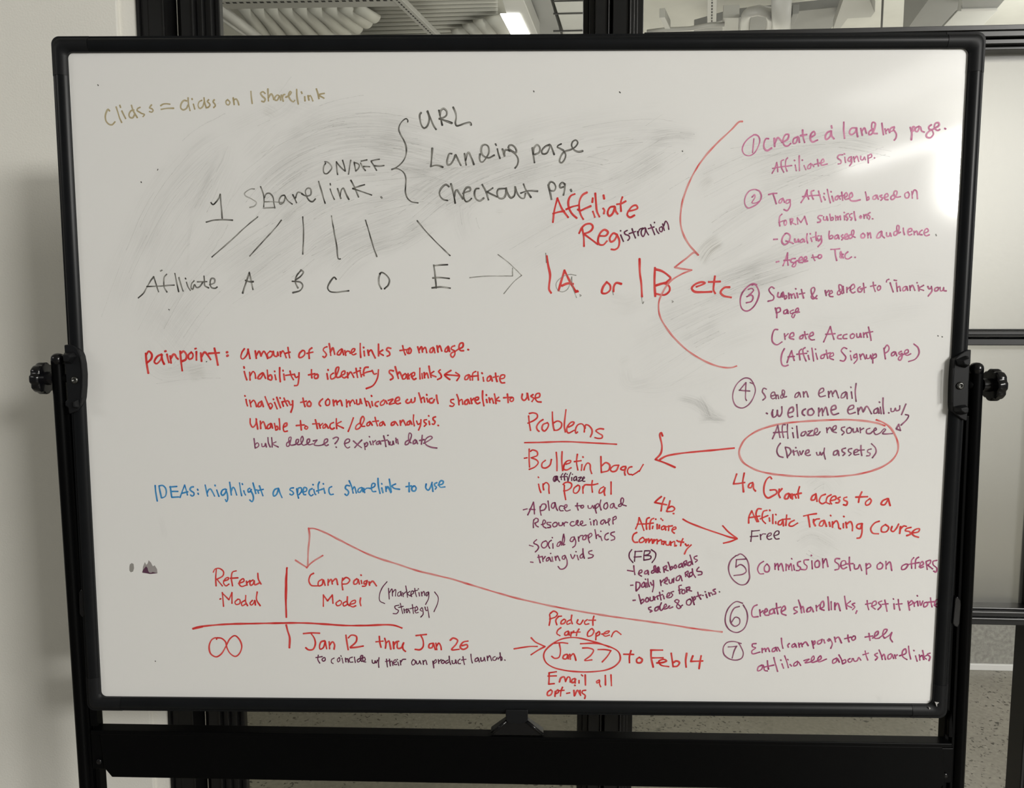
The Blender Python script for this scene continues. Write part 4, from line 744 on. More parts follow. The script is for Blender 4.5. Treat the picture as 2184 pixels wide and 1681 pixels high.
ink('dark purple handwriting reading Free','plum',3.1,'R',"265,655 262,710 255,770 / 265,660 345,652 / 250,718 330,712 / 355,695 360,750 / 358,715 380,690 410,690 / 425,720 470,700 470,680 445,685 425,720 445,748 475,740 / 500,710 550,690 550,660 525,660 500,700 520,742 555,740")
ink('purple circled figure 5','purple',3.4,'S',"185,65 215,50 260,80 290,140 295,210 298,280 265,330 215,338 155,300 115,240 105,170 125,110 175,65 / 175,105 265,98 / 178,105 172,175 / 172,175 215,150 255,175 268,215 235,240 155,252")
ink('purple handwriting reading Commission setup on offers','berry',3.7,'S',"""
430,120 395,145 375,195 395,235 430,235 / 460,145 438,175 445,215 475,215 485,175 465,145 / 535,140 538,195 / 538,170 560,140 570,200 / 572,170 595,140 615,210 / 640,145 640,205 / 640,175 655,150 667,195 / 667,175 685,140 695,205 / 691,93 694,98 / 710,155 718,200 / 775,120 750,130 750,160 775,180 760,205 735,205 / 850,105 810,110 810,140 835,165 825,195 780,195 /
874,62 877,68 / 880,115 885,190 / 935,110 910,130 915,175 945,170 950,130 935,110 / 980,95 985,180 / 985,140 1010,95 1030,170 / 1140,95 1105,95 1095,120 1130,150 1130,190 1095,200 / 1145,165 1195,145 1190,115 1160,120 1150,165 1170,190 1205,175 / 1230,80 1230,140 1240,205 / 1195,145 1265,140 / 1275,150 1280,190 1310,185 1325,150 1345,205 /
1385,140 1390,240 / 1385,160 1415,140 1430,165 1390,190 / 1520,130 1490,155 1495,190 1530,185 1540,150 1515,130 / 1570,120 1572,190 / 1575,155 1605,125 1625,205 / 1755,145 1720,165 1718,195 1750,190 1775,150 1755,145 / 1830,85 1810,110 1810,185 / 1770,150 1880,130 / 1875,80 1850,100 1845,185 / 1880,170 1920,145 1910,120 1890,140 1890,180 1920,170 /
1945,125 1955,195 / 1945,120 1985,110 1980,140 1955,155 / 1960,155 2005,190 / 2045,110 2010,120 2010,150 2045,185 2035,220 2015,210""")
ink('purple circled figure 6','purple',3.4,'S',"235,510 175,495 115,540 80,610 75,690 110,755 180,782 245,750 278,670 275,590 240,525 / 205,540 160,555 125,620 125,690 165,725 205,700 205,655 170,640 130,690")
ink('purple handwriting reading Create sharelinks, test it private','berry',3.7,'S',"""
370,525 340,540 320,590 330,635 380,635 / 395,570 400,630 / 400,600 425,580 / 430,600 465,580 455,560 440,580 445,620 480,620 / 520,560 490,580 490,610 520,600 525,565 535,605 / 550,510 555,560 565,610 / 535,560 590,545 / 595,590 635,565 625,535 600,560 600,605 640,622 / 745,545 715,550 715,570 745,590 715,608 / 755,480 775,540 785,600 / 775,560 795,540 810,595 /
870,545 840,560 835,590 865,580 875,550 895,590 / 920,530 925,580 / 922,550 950,525 / 955,560 990,540 985,490 965,510 960,560 995,575 / 1030,450 1035,500 1040,575 / 1060,495 1062,570 / 1095,505 1095,570 / 1095,540 1120,510 1145,580 / 1185,445 1195,510 1205,565 / 1240,490 1205,525 1250,550 / 1280,510 1255,520 1280,545 1260,570 / 1300,580 1290,605 /
1395,485 1400,530 1410,570 / 1380,520 1430,510 / 1435,540 1480,520 1475,490 1450,500 1440,540 1470,565 / 1530,490 1500,505 1525,535 1495,570 / 1560,480 1570,530 1580,585 / 1535,520 1590,515 / 1638,468 1642,473 / 1645,515 1650,565 / 1685,475 1690,525 1700,575 / 1665,520 1720,515 / 1775,490 1790,575 / 1780,515 1810,485 1820,510 1790,530 / 1830,500 1835,540 / 1835,515 1855,495 /
1861,438 1865,444 / 1865,490 1870,535 / 1885,490 1895,530 1915,490 / 1950,500 1925,510 1925,545 1955,530 1960,500 / 1985,460 1990,500 2000,545 / 1965,500 2020,495 / 2020,530 2055,505 2050,475 2030,490 2025,530 2055,550""")
ink('purple circled figure 7','purple',3.4,'T',"265,230 200,212 135,220 100,265 105,330 150,370 215,385 270,365 285,320 265,265 240,225 / 145,262 185,260 225,255 / 220,258 200,300 182,365")
ink('purple handwriting reading Email campaign to tell','berry',3.7,'T',"""
405,230 370,235 370,260 400,270 365,300 370,325 440,310 / 460,275 462,315 / 465,290 485,275 495,305 / 495,290 515,270 530,305 / 590,265 560,280 555,305 580,300 590,270 600,300 / 605,265 625,300 / 640,180 645,230 655,275 / 715,230 700,245 705,265 / 765,230 740,245 740,265 765,255 770,235 780,265 / 800,225 808,265 / 805,245 825,225 835,260 / 838,240 865,215 890,250 /
925,205 940,275 / 930,230 950,205 955,225 935,245 / 1010,195 980,210 980,235 1010,225 1020,190 / 1035,195 1045,225 / 1085,185 1070,200 1080,210 1095,190 / 1095,190 1115,230 1100,275 / 1135,170 1145,215 / 1140,190 1170,170 1200,225 / 1260,150 1262,185 1270,215 / 1230,185 1290,170 / 1315,160 1295,180 1305,200 1330,185 1325,160 1310,160 /
1455,135 1460,165 1465,200 / 1420,170 1490,160 / 1490,180 1540,140 1540,115 1515,130 1510,180 1550,180 / 1555,175 1610,130 1625,100 1600,100 1585,150 1600,180 / 1605,180 1650,150 1670,125 1655,180 1675,215""")
ink('purple handwriting reading affiliatee about sharelinks','berry',3.7,'T',"""
460,430 425,450 420,485 455,470 470,430 485,480 510,485 / 510,390 515,440 520,470 / 480,450 570,430 / 570,360 585,420 605,490 / 633,383 638,388 / 645,420 660,460 / 670,345 690,400 705,455 / 698,378 702,383 / 720,425 735,440 / 790,395 760,415 755,440 785,430 795,400 820,435 / 850,390 900,375 860,410 920,400 / 920,395 945,375 940,345 920,370 925,405 970,395 /
970,395 1010,370 1005,345 980,370 985,400 1060,375 / 1155,365 1120,385 1120,415 1150,400 1160,370 1180,405 / 1175,335 1200,380 1210,420 / 1205,395 1235,380 1240,405 1210,420 / 1280,370 1260,385 1270,405 1295,395 1300,370 / 1310,370 1320,395 1345,390 1360,360 1380,385 / 1420,300 1430,345 1445,385 / 1400,335 1450,320 / 1535,320 1510,335 1535,360 1515,385 / 1550,290 1570,340 1580,380 / 1575,355 1595,330 1610,380 /
1660,325 1635,340 1635,375 1660,365 1670,330 1685,370 / 1695,335 1705,370 / 1700,350 1720,335 / 1740,345 1800,320 1795,280 1770,300 1770,350 1810,380 / 1825,255 1830,310 1845,375 / 1873,293 1877,298 / 1890,345 1905,395 / 1925,335 1930,385 / 1930,355 1950,340 1965,380 / 1955,295 1965,340 1970,380 / 1995,340 1970,355 1990,375 / 2025,320 2000,330 2025,355 2015,390""")
ink('red underlined handwriting reading Problems','red',4.0,'U',"""
200,125 212,240 230,350 / 210,88 270,78 330,100 335,145 290,190 190,238 / 425,182 370,220 325,290 335,340 362,365 / 490,232 425,260 410,330 445,360 495,310 510,255 490,228 / 568,65 572,190 590,320 600,345 / 585,235 650,205 710,235 705,300 650,345 595,350 / 780,30 765,150 755,300 772,375 / 820,300 890,260 905,225 870,220 815,270 790,340 815,390 905,350 /
960,375 935,395 930,330 970,260 1030,250 1065,300 1065,375 / 1075,320 1085,265 1125,270 1180,330 1185,390 1160,450 / 1365,330 1300,325 1245,355 1290,395 1345,430 1340,465 1285,475 1230,462 / 140,540 400,535 750,525 1100,540 1565,565""")
ink('red handwriting reading - Bulletin board in Portal','red',4.0,'U',"""
135,782 175,775 / 210,640 208,780 215,920 / 230,675 260,655 330,680 335,735 240,775 / 245,775 325,810 350,850 300,915 210,955 / 460,815 410,860 410,920 460,935 530,890 555,800 / 630,690 640,800 640,975 / 720,680 715,820 730,975 / 780,875 845,850 855,820 800,825 755,880 745,950 790,965 860,930 / 958,720 945,840 965,965 / 910,835 1015,820 / 1042,760 1048,768 /
1030,880 1020,970 / 1060,965 1080,900 1120,855 1155,880 1160,960 1180,1020 / 1322,755 1325,880 1330,1005 / 1335,900 1400,850 1460,890 1440,970 1340,1000 / 1600,890 1520,900 1470,960 1500,990 1560,975 1600,890 / 1710,910 1660,915 1630,950 1680,965 1715,920 1690,1000 1700,1045 / 1805,915 1765,925 1735,980 1755,1030 1800,1035 / 1810,1045 1870,1010 1920,975 / 1920,985 1950,930 1980,880 /
350,1075 355,1082 / 355,1185 370,1260 390,1315 / 425,1180 425,1220 435,1275 / 425,1200 470,1160 510,1190 515,1280 520,1328 / 735,1190 760,1165 820,1155 865,1180 860,1235 800,1280 745,1290 / 755,1200 755,1300 775,1425 / 965,1200 905,1250 900,1315 940,1325 985,1275 990,1215 965,1200 / 1040,1225 1045,1325 / 1042,1260 1070,1200 1150,1195 /
1190,1130 1180,1200 1190,1310 / 1110,1195 1200,1195 1275,1178 / 1365,1225 1310,1260 1295,1325 1340,1310 1385,1250 / 1385,1240 1375,1320 1385,1360 / 1480,1150 1480,1250 1480,1340""")
ink('small dark purple handwriting reading affiliate','plum',3.0,'U',"""
640,1060 600,1070 585,1120 600,1145 640,1110 650,1065 / 650,1070 655,1120 680,1150 / 620,1075 605,1130 / 632,1072 625,1120 / 645,1068 642,1120 / 730,1020 705,1060 710,1115 / 775,1015 755,1050 760,1125 / 690,1075 790,1065 / 796,1028 800,1034 / 800,1070 808,1130 / 855,1005 830,1070 810,1140 / 878,1028 882,1033 / 870,1080 870,1130 /
935,1065 905,1085 905,1130 935,1115 945,1065 950,1130 / 975,1085 1020,1075 970,1140 1040,1125 / 1035,1115 1070,1085 1060,1070 1035,1100 1045,1140 1075,1140""")
ink('purple handwriting reading - A place to upload Resources in app','plum2',3.2,'V',"""
135,315 205,298 / 215,408 265,300 318,175 / 318,175 330,270 335,390 / 245,305 345,312 / 435,255 440,340 455,410 / 440,280 475,215 530,215 545,260 510,315 450,330 / 578,155 590,240 600,325 / 700,185 655,200 640,265 670,290 700,235 705,185 / 705,190 725,280 750,325 / 855,250 800,245 780,290 800,330 850,330 / 865,290 915,260 915,225 885,230 875,290 905,335 975,318 /
1105,195 1100,255 1120,322 / 1070,245 1170,240 / 1185,235 1165,265 1185,285 1215,265 1210,235 1185,235 / 1295,240 1305,285 1350,285 1375,235 1395,285 / 1415,235 1425,300 1445,375 / 1425,285 1440,225 1480,205 1490,240 1440,290 / 1525,140 1510,230 1530,320 / 1635,185 1590,215 1580,280 1615,300 1650,250 1635,185 / 1750,200 1705,220 1695,275 1730,280 1760,205 / 1760,205 1775,270 1815,290 /
1890,200 1845,230 1845,255 1880,250 1925,180 1930,120 1905,100 1885,130 1895,210 1980,245 / 325,490 315,560 318,635 / 320,510 360,465 400,480 400,520 340,555 / 345,555 370,600 405,620 / 460,580 520,560 535,520 505,495 485,540 495,610 545,642 / 630,540 560,545 570,575 615,590 625,625 570,635 / 690,545 660,580 680,620 730,605 745,565 720,540 690,545 / 770,545 780,595 830,590 840,545 / 845,545 870,605 / 865,570 890,535 930,545 /
1040,530 1000,530 975,575 1010,605 1060,590 / 1075,575 1110,545 1115,505 1090,515 1085,570 1130,600 / 1150,580 1195,555 1195,515 1165,525 1160,575 1195,600 1260,585 / 1326,478 1330,486 / 1340,530 1350,585 / 1395,505 1400,590 / 1400,540 1430,490 1455,520 1455,585 / 1580,495 1540,510 1520,555 1550,575 1590,520 1600,500 1610,560 / 1625,545 1670,520 1690,475 1660,480 1660,540 1675,590 / 1745,450 1740,520 1745,570 / 1750,455 1790,430 1800,470 1750,500""")
ink('purple handwriting reading - social graphics - training vids','plum2',3.2,'V',"""
245,950 310,970 / 375,850 330,890 325,915 380,940 410,980 390,1030 350,1070 / 540,870 480,900 460,960 500,1000 555,965 565,900 540,870 / 640,860 600,890 585,950 610,1005 / 653,810 657,818 / 665,920 668,1005 / 800,880 755,910 740,970 780,960 810,885 820,950 / 860,750 845,820 835,900 850,950 880,935 / 860,750 875,840 850,945 /
1050,800 1000,810 975,870 1010,885 1050,830 / 1045,800 1075,880 1060,960 1020,990 / 1120,800 1130,880 / 1125,840 1160,780 1200,775 / 1250,765 1205,800 1205,850 1250,840 1265,770 / 1290,770 1305,850 1325,905 / 1300,830 1310,760 1350,735 1365,770 1310,820 / 1420,670 1435,750 1445,830 / 1440,790 1475,760 1500,800 / 1523,695 1527,703 / 1520,790 1545,865 / 1660,730 1610,760 1595,830 1630,855 1660,840 / 1770,710 1710,730 1705,760 1770,800 1770,840 1710,862 /
265,1250 310,1255 / 410,1125 420,1190 440,1265 / 395,1165 480,1150 / 480,1165 490,1240 / 490,1200 530,1150 / 590,1165 555,1190 550,1235 590,1215 600,1165 635,1240 / 622,1098 630,1095 / 650,1160 665,1240 / 705,1150 720,1220 / 715,1180 750,1140 770,1180 790,1225 / 880,1130 840,1150 835,1190 870,1200 890,1140 / 890,1140 920,1230 915,1310 860,1370 800,1375 760,1330 /
985,1115 1020,1190 1060,1125 / 1078,1062 1083,1068 / 1100,1130 1125,1210 / 1190,1105 1155,1140 1160,1180 1195,1170 1210,1110 / 1205,1010 1210,1100 1230,1185 / 1365,1045 1310,1065 1315,1100 1390,1130 1370,1165 1300,1182""")
ink('red handwriting reading 4b. Affiliate Community','red',4.2,'W',"""
545,115 500,150 460,190 / 460,192 530,205 610,220 / 585,130 555,210 540,300 / 655,170 640,230 610,305 / 625,265 680,240 715,270 690,300 620,308 / 695,332 705,335 / 215,530 245,460 258,385 / 258,385 290,460 320,548 / 235,470 310,465 / 390,385 360,400 350,460 355,535 / 445,395 415,410 395,480 395,535 / 310,468 440,455 / 470,403 474,408 / 435,495 430,525 / 490,470 490,530 /
538,398 542,403 / 558,416 562,421 / 520,480 515,525 / 575,490 545,510 550,540 580,530 590,490 600,545 / 640,490 635,550 / 590,505 685,490 / 680,545 730,525 725,505 695,515 680,555 710,585 / 230,575 190,600 175,660 200,700 240,700 / 300,640 265,670 265,700 300,700 330,670 310,640 / 350,660 345,705 / 350,690 380,655 385,705 / 390,690 420,660 430,715 /
450,665 440,710 / 445,690 490,665 490,720 / 500,690 540,670 550,725 / 555,690 585,690 570,730 / 600,690 605,730 640,735 660,690 / 660,700 665,740 / 670,710 710,690 715,750 / 743,678 748,683 / 735,740 730,748 / 820,655 800,700 790,745 / 760,690 830,700 / 850,720 870,745 890,735 / 925,735 870,790 840,850""")
ink('red arrow running down right from 4b to Free','red',4.2,'W',"820,405 880,440 1000,490 1150,545 1300,595 1420,635 1510,655 / 1330,490 1400,565 1510,650 / 1515,655 1430,690 1340,712")
ink('dark purple handwriting reading (FB)','plum',3.3,'W',"165,795 135,840 135,900 180,960 / 210,815 200,945 / 205,820 295,815 / 195,890 285,885 / 330,810 320,870 320,930 / 330,810 400,815 385,850 320,870 / 320,870 410,880 405,910 320,930 / 415,795 470,840 465,900 425,960")
ink('purple handwriting listing leaderboards, daily rewards, bounties for sales & opt-ins.','plum2',3.6,'W',"""
110,1060 180,1072 / 190,1000 195,1050 205,1115 / 250,1105 295,1080 290,1055 265,1065 255,1110 290,1135 / 370,1060 335,1075 330,1105 360,1100 375,1065 380,1115 / 450,1055 420,1075 420,1095 445,1090 470,1040 465,1000 450,1010 455,1060 475,1085 / 475,1085 500,1060 490,1030 480,1060 490,1090 / 500,1090 520,1050 505,1015 500,1060 530,1085 /
570,1020 580,1085 / 570,1020 610,1000 605,1035 580,1050 / 585,1050 630,1065 / 630,955 650,1010 660,1055 / 655,1030 680,1010 690,1030 660,1055 / 725,990 705,1015 720,1035 740,1015 725,990 / 805,970 770,990 770,1025 800,1010 810,970 820,1020 / 830,960 845,1005 / 830,955 865,935 860,975 840,985 / 850,985 880,995 / 915,950 885,965 890,1000 920,990 930,940 / 910,865 930,930 945,985 / 1000,875 965,890 965,910 1005,930 980,955 /
150,1252 180,1250 / 220,1215 220,1270 220,1325 / 220,1210 265,1220 270,1265 225,1325 / 320,1210 295,1240 295,1275 325,1265 330,1215 345,1280 / 338,1172 343,1177 / 355,1220 365,1275 / 370,1170 375,1220 390,1270 / 405,1215 425,1250 440,1240 / 440,1190 445,1260 430,1335 / 530,1185 540,1255 / 535,1220 580,1175 / 580,1220 620,1180 615,1150 595,1170 590,1225 620,1235 / 640,1180 650,1225 675,1220 685,1170 700,1220 705,1160 /
780,1125 740,1150 735,1190 770,1185 790,1130 810,1195 / 850,1095 855,1140 / 850,1090 885,1070 880,1105 860,1115 / 865,1115 900,1150 / 930,1085 905,1100 910,1140 940,1120 940,1050 / 940,1040 950,1100 980,1150 / 1025,1020 1000,1050 1000,1070 1060,1080 1060,1110 1015,1120 /
180,1445 210,1442 / 255,1370 270,1430 285,1490 / 280,1450 310,1430 320,1455 285,1490 / 360,1410 340,1435 350,1465 380,1450 375,1415 355,1410 / 400,1405 405,1450 440,1440 440,1395 / 450,1395 460,1440 / 460,1415 485,1395 500,1430 / 520,1340 530,1390 540,1440 / 490,1390 560,1370 / 558,1322 563,1328 / 570,1385 580,1425 / 610,1400 650,1375 645,1345 620,1365 620,1410 650,1410 / 700,1330 665,1345 690,1375 665,1405 /
800,1250 770,1260 775,1310 780,1360 / 765,1315 805,1300 / 820,1310 805,1330 815,1360 845,1350 840,1310 820,1310 / 865,1285 870,1340 / 860,1285 905,1275 900,1305 870,1310 / 875,1310 930,1325 / 410,1530 380,1540 385,1560 425,1580 400,1595 / 500,1525 465,1545 465,1580 500,1565 510,1520 525,1560 / 545,1475 525,1530 540,1575 575,1545 / 570,1545 610,1515 600,1490 580,1515 580,1555 620,1545 / 650,1515 630,1530 650,1545 690,1528 /
815,1505 790,1520 745,1480 715,1455 740,1435 770,1450 750,1490 740,1530 770,1550 795,1530 / 910,1425 870,1450 870,1495 905,1505 930,1460 910,1425 / 935,1400 950,1450 965,1500 / 945,1430 970,1395 980,1420 950,1450 / 1010,1340 1020,1380 1050,1430 / 995,1395 1050,1375 / 1070,1380 1080,1382 / 1103,1332 1108,1338 / 1115,1365 1130,1410 / 1150,1345 1165,1390 / 1160,1365 1180,1345 1200,1375 / 1235,1300 1205,1315 1235,1340 1240,1360 1215,1365 / 1285,1335 1290,1338""")
ink('red handwriting reading Product Cart Open','red',3.9,'X',"""
420,95 425,140 415,200 / 425,85 460,62 495,85 480,115 420,140 / 510,110 480,150 490,195 / 500,115 535,110 / 560,140 535,160 530,185 560,180 575,150 560,140 / 625,145 590,165 590,190 620,180 / 635,100 630,150 640,185 / 695,145 685,175 715,190 745,150 / 785,145 760,165 765,190 800,185 / 850,110 840,150 840,200 / 800,150 865,150 /
530,222 500,245 490,280 520,300 / 600,255 570,270 568,295 595,290 605,260 610,295 / 630,265 625,305 / 630,280 655,255 / 705,235 685,270 680,300 / 650,270 715,265 / 820,235 790,270 790,305 830,295 850,255 830,230 / 870,275 868,340 / 870,285 900,260 905,285 875,305 / 925,285 985,275 1000,255 970,260 940,290 960,305 1000,295 / 1020,310 1040,270 1065,255 1090,270 1112,288""")
ink('red handwriting reading Jan 27 in a thin oval with an arrow pointing to it','red',4.0,'X',"""
75,428 150,415 230,405 300,405 / 240,320 280,360 330,385 375,405 / 375,405 310,440 240,485 / 465,375 540,368 595,375 / 515,380 525,450 510,510 470,520 440,500 / 590,480 560,490 550,520 580,525 598,485 600,525 / 615,480 620,530 / 618,505 650,475 665,500 675,540 / 740,420 800,420 845,440 820,490 760,540 830,535 / 890,435 960,435 1015,445 / 1015,445 980,500 930,555 /
995,410 920,380 800,345 700,322 620,318 530,335 440,385 375,450 362,500 385,560 450,605 560,635 700,650 830,650 970,632 1060,590 1105,530 1090,460 1010,410 870,375 720,378""")
ink('red handwriting reading to Feb 14','red',4.6,'X',"""
1210,445 1195,500 1195,562 / 1140,480 1235,482 / 1290,510 1265,530 1270,560 1305,560 1318,530 1290,510 / 1405,440 1405,510 1425,605 / 1400,440 1515,440 / 1420,515 1520,515 / 1460,565 1520,560 1555,545 1530,530 1480,550 1500,585 1575,600 / 1600,470 1610,540 1618,600 / 1615,565 1650,545 1680,560 1660,595 1618,600 / 1750,470 1740,540 1745,605 / 1810,495 1790,550 / 1790,550 1905,545 / 1890,495 1880,550 1870,620""")
ink('red handwriting reading Email all opt-ins','red',4.2,'X',"""
415,660 415,710 412,770 / 415,660 485,650 / 405,692 485,690 / 410,770 465,765 / 515,750 530,710 560,700 575,745 / 575,740 600,700 615,705 620,750 / 665,715 640,725 635,755 660,750 672,720 / 670,720 668,760 / 664,780 668,784 / 730,680 740,690 / 705,735 705,760 / 765,680 768,780 / 900,730 875,745 880,760 905,745 / 905,735 905,770 915,795 / 960,685 962,780 / 1015,680 1020,785 /
430,825 400,850 400,880 430,875 445,840 430,825 / 475,840 472,890 / 475,850 500,825 505,850 475,865 / 545,800 530,840 525,885 / 505,835 560,830 / 585,860 615,855 / 655,830 660,885 / 665,880 690,830 715,870 / 715,830 720,880 / 770,830 740,835 735,855 765,880 760,910""")
ink('red handwriting reading Referral Modal','red',3.9,'Y',"""
215,430 230,405 265,400 298,425 295,460 245,490 / 240,410 235,480 238,545 / 245,490 290,545 / 300,505 340,490 340,475 315,485 300,520 320,545 345,530 / 405,420 375,430 365,480 375,545 / 355,482 420,478 / 425,525 470,505 465,485 440,500 430,530 450,550 485,540 / 490,505 495,540 / 495,520 520,500 / 545,495 520,515 525,540 545,530 555,500 560,535 600,520 / 585,440 590,490 612,530 /
290,600 300,715 / 290,605 345,660 / 345,660 370,600 / 370,600 370,690 / 270,655 278,652 / 420,655 395,680 405,700 435,690 435,660 420,655 / 480,665 450,685 455,710 485,695 / 485,625 485,680 500,710 / 540,665 520,690 530,705 550,690 560,665 565,705 / 580,595 575,660 605,710""")
ink('red lines of a small two column table','red',5.0,'Y',"""
828,395 818,500 818,650 822,805 / 820,650 826,400 / @Z 1000,110 1015,170 1035,240 1032,340 / 55,148 100,132 200,118 400,102 700,95 1000,90 1200,90 1400,102 1600,115 1800,115 2050,108 2110,118 2170,140 / 60,148 150,128""")
ink('long red arrow curving up from the lower right to Campaign Model','redpale',4.6,'Y',"""
1008,65 1015,130 1005,240 1000,385 / 898,332 950,365 995,393 / 990,393 1040,345 1125,293 /
@s 1540,1348 1476,1340 1410,1329.5 1322,1317.5 1234,1303.5 1163.5,1290 1080,1270 1000,1246 960,1234 925.6,1226 887,1216.4 848.7,1203.6 797.4,1187 759,1169.5 720.5,1149.7 689.7,1134.4 669.2,1127.4 658.5,1127.4""")
ink('red handwriting reading Campaign Model','red',3.9,'Y',"""
1050,440 1025,455 1010,500 1030,540 1085,545 / 1120,490 1090,510 1090,545 1120,535 1130,495 1145,540 / 1170,490 1170,540 / 1172,515 1195,490 1205,530 / 1205,510 1235,485 1250,535 / 1290,480 1285,520 1292,578 / 1288,500 1320,475 1350,495 1330,525 1290,530 / 1410,485 1385,505 1385,530 1410,525 1420,490 1430,530 / 1442,453 1446,458 / 1445,500 1450,525 /
1495,500 1470,510 1470,530 1490,520 / 1495,505 1480,545 1455,548 / 1510,510 1515,540 / 1515,525 1540,505 1555,520 1572,545 / 1130,620 1130,715 / 1132,625 1165,670 / 1165,670 1205,620 / 1205,625 1210,690 / 1265,665 1235,690 1245,710 1275,700 1280,675 1265,665 / 1330,670 1295,690 1300,712 1330,700 / 1330,635 1330,690 1345,710 / 1350,700 1395,685 1395,665 1365,675 1350,705 1375,720 1400,710 / 1440,645 1435,680 1442,710""")
ink('small dark purple handwriting reading (marketing strategy)','plum',2.6,'Y',"""
1660,510 1620,560 1597,620 1600,670 1640,692 / 1672,565 1678,655 / 1680,600 1700,570 1705,630 / 1705,600 1730,575 1730,630 / 1775,590 1750,605 1750,630 1770,625 1775,595 1782,630 / 1790,600 1795,635 / 1795,615 1815,595 / 1815,545 1825,600 1830,640 / 1850,590 1828,610 1855,630 / 1855,620 1880,605 1870,585 1858,605 1865,635 / 1890,565 1895,600 1905,635 / 1880,590 1915,580 / 1919,567 1922,572 / 1925,600 1930,630 /
1945,595 1950,630 / 1950,610 1965,590 1975,625 / 2005,595 1985,605 1990,630 2005,600 / 2008,600 2005,650 1980,700 / 1760,705 1725,715 1730,735 1755,750 1740,775 1710,775 / 1770,690 1780,730 1790,775 / 1755,725 1795,715 / 1800,735 1805,770 / 1803,750 1825,735 / 1840,735 1820,750 1825,770 1840,745 1850,770 / 1870,700 1875,740 1880,775 / 1850,735 1890,725 / 1890,755 1915,740 1905,715 1893,740 1900,770 1920,765 /
1950,725 1935,745 1950,755 / 1955,730 1960,780 1940,805 / 1975,720 1985,750 2000,745 / 1995,720 2005,770 2010,808 / 2055,595 2085,640 2080,690 2050,760""")
ink('red infinity sign','red',4.0,'Z',"295,255 290,240 250,255 220,320 235,400 290,432 340,405 390,325 430,250 480,218 525,255 550,325 525,400 485,428 435,400 400,340 385,280 345,245 300,240")
ink('red handwriting reading Jan 12 thru Jan 26','red',4.4,'a',"""
35,102 120,95 198,98 / 110,98 145,150 155,210 130,262 85,265 58,245 / 250,175 215,185 198,230 205,260 235,245 255,185 / 255,180 270,255 / 295,185 300,255 / 298,220 330,185 350,215 345,260 / 465,118 475,190 488,265 / 490,145 520,118 570,130 570,180 510,240 / 510,245 570,240 640,228 / 803,130 808,190 820,240 / 770,185 840,178 / 858,150 870,200 865,250 / 870,200 900,175 910,210 920,260 /
945,185 950,255 / 948,220 975,185 1000,180 / 985,190 990,250 1025,245 1050,195 / 1040,210 1045,260 1068,282 / 1175,122 1280,110 / 1220,115 1245,170 1245,235 1215,265 1165,262 / 1345,200 1310,210 1305,245 1335,245 1350,200 / 1350,200 1370,265 / 1375,200 1385,265 / 1382,230 1405,198 1425,230 1430,265 / 1520,170 1550,148 1595,170 1580,210 1535,265 1610,262 / 1700,178 1650,190 1622,240 1650,262 1695,240 1690,215 1640,225""")
ink('small dark purple handwriting reading to coincide w/ their own product launch.','plum',3.1,'a',"""
185,320 180,365 200,402 / 160,345 225,335 / 240,345 222,365 235,382 255,370 250,345 240,345 / 345,350 320,365 318,395 335,405 / 395,345 378,365 385,390 402,375 400,345 / 413,326 417,333 / 425,350 435,400 / 460,350 465,390 / 465,365 480,355 490,395 / 530,340 500,355 505,390 535,390 / 550,340 560,395 / 600,355 580,370 585,390 605,380 635,325 620,325 610,360 625,385 / 625,385 660,370 650,340 635,355 640,385 665,390 /
730,370 735,400 755,400 760,375 770,400 785,370 / 800,345 795,390 798,445 / 875,360 880,400 885,440 / 865,385 910,375 / 905,360 910,400 915,430 / 910,395 930,380 940,425 / 945,400 975,385 965,365 948,385 955,415 980,415 / 983,362 987,368 / 990,390 1000,425 / 1015,375 1020,420 / 1018,395 1040,365 1070,362 / 1145,365 1130,395 1140,420 1165,405 1165,375 1145,365 / 1175,380 1185,410 1205,400 1210,375 1225,410 / 1245,375 1250,415 / 1250,390 1270,370 1285,415 /
1345,380 1355,450 / 1350,395 1375,365 1380,390 1355,405 / 1400,365 1405,405 / 1405,385 1430,365 / 1445,370 1430,390 1445,405 1465,385 1445,370 / 1500,370 1475,385 1480,405 1505,390 / 1510,330 1515,380 1525,415 / 1540,375 1545,405 1570,400 1575,365 1585,405 / 1620,360 1600,380 1605,405 1625,405 / 1650,335 1655,375 1665,415 / 1635,370 1680,362 / 1730,310 1735,360 1745,400 / 1800,345 1775,360 1775,385 1800,375 1805,350 1815,390 /
1830,345 1835,380 1860,370 1865,340 1875,380 / 1895,330 1900,375 / 1900,350 1920,325 1940,375 / 1975,335 1955,345 1955,370 1980,370 1995,345 / 2025,295 2030,340 2035,375 / 2005,360 2030,335 2045,345 2045,370 / 2073,368 2077,372""")
ink('big red arrow pointing left at the bulletin board note','red',4.8,'b',"155,250 145,225 135,235 150,330 140,385 100,430 / 100,430 170,455 250,490 / 700,343 580,355 420,370 280,385 180,405 135,430")
ink('scattered black and blue pen specks','black',2.6,'s',"209,181 210,182.5 / 301,388 301.8,389.5 / 336,363 337,361 / 1138,194 1139,196 / 1321,196 1323,198 / 1455,322 1456,323 / 331,1410 331.6,1411 / 1534,1262 1535,1263 / 862,746 863,745 / 1996,500 1997,503 / 440,772 441,771 / 360,660 361,661 / 2000,716 2001,717 / 2009,718 2010,719")
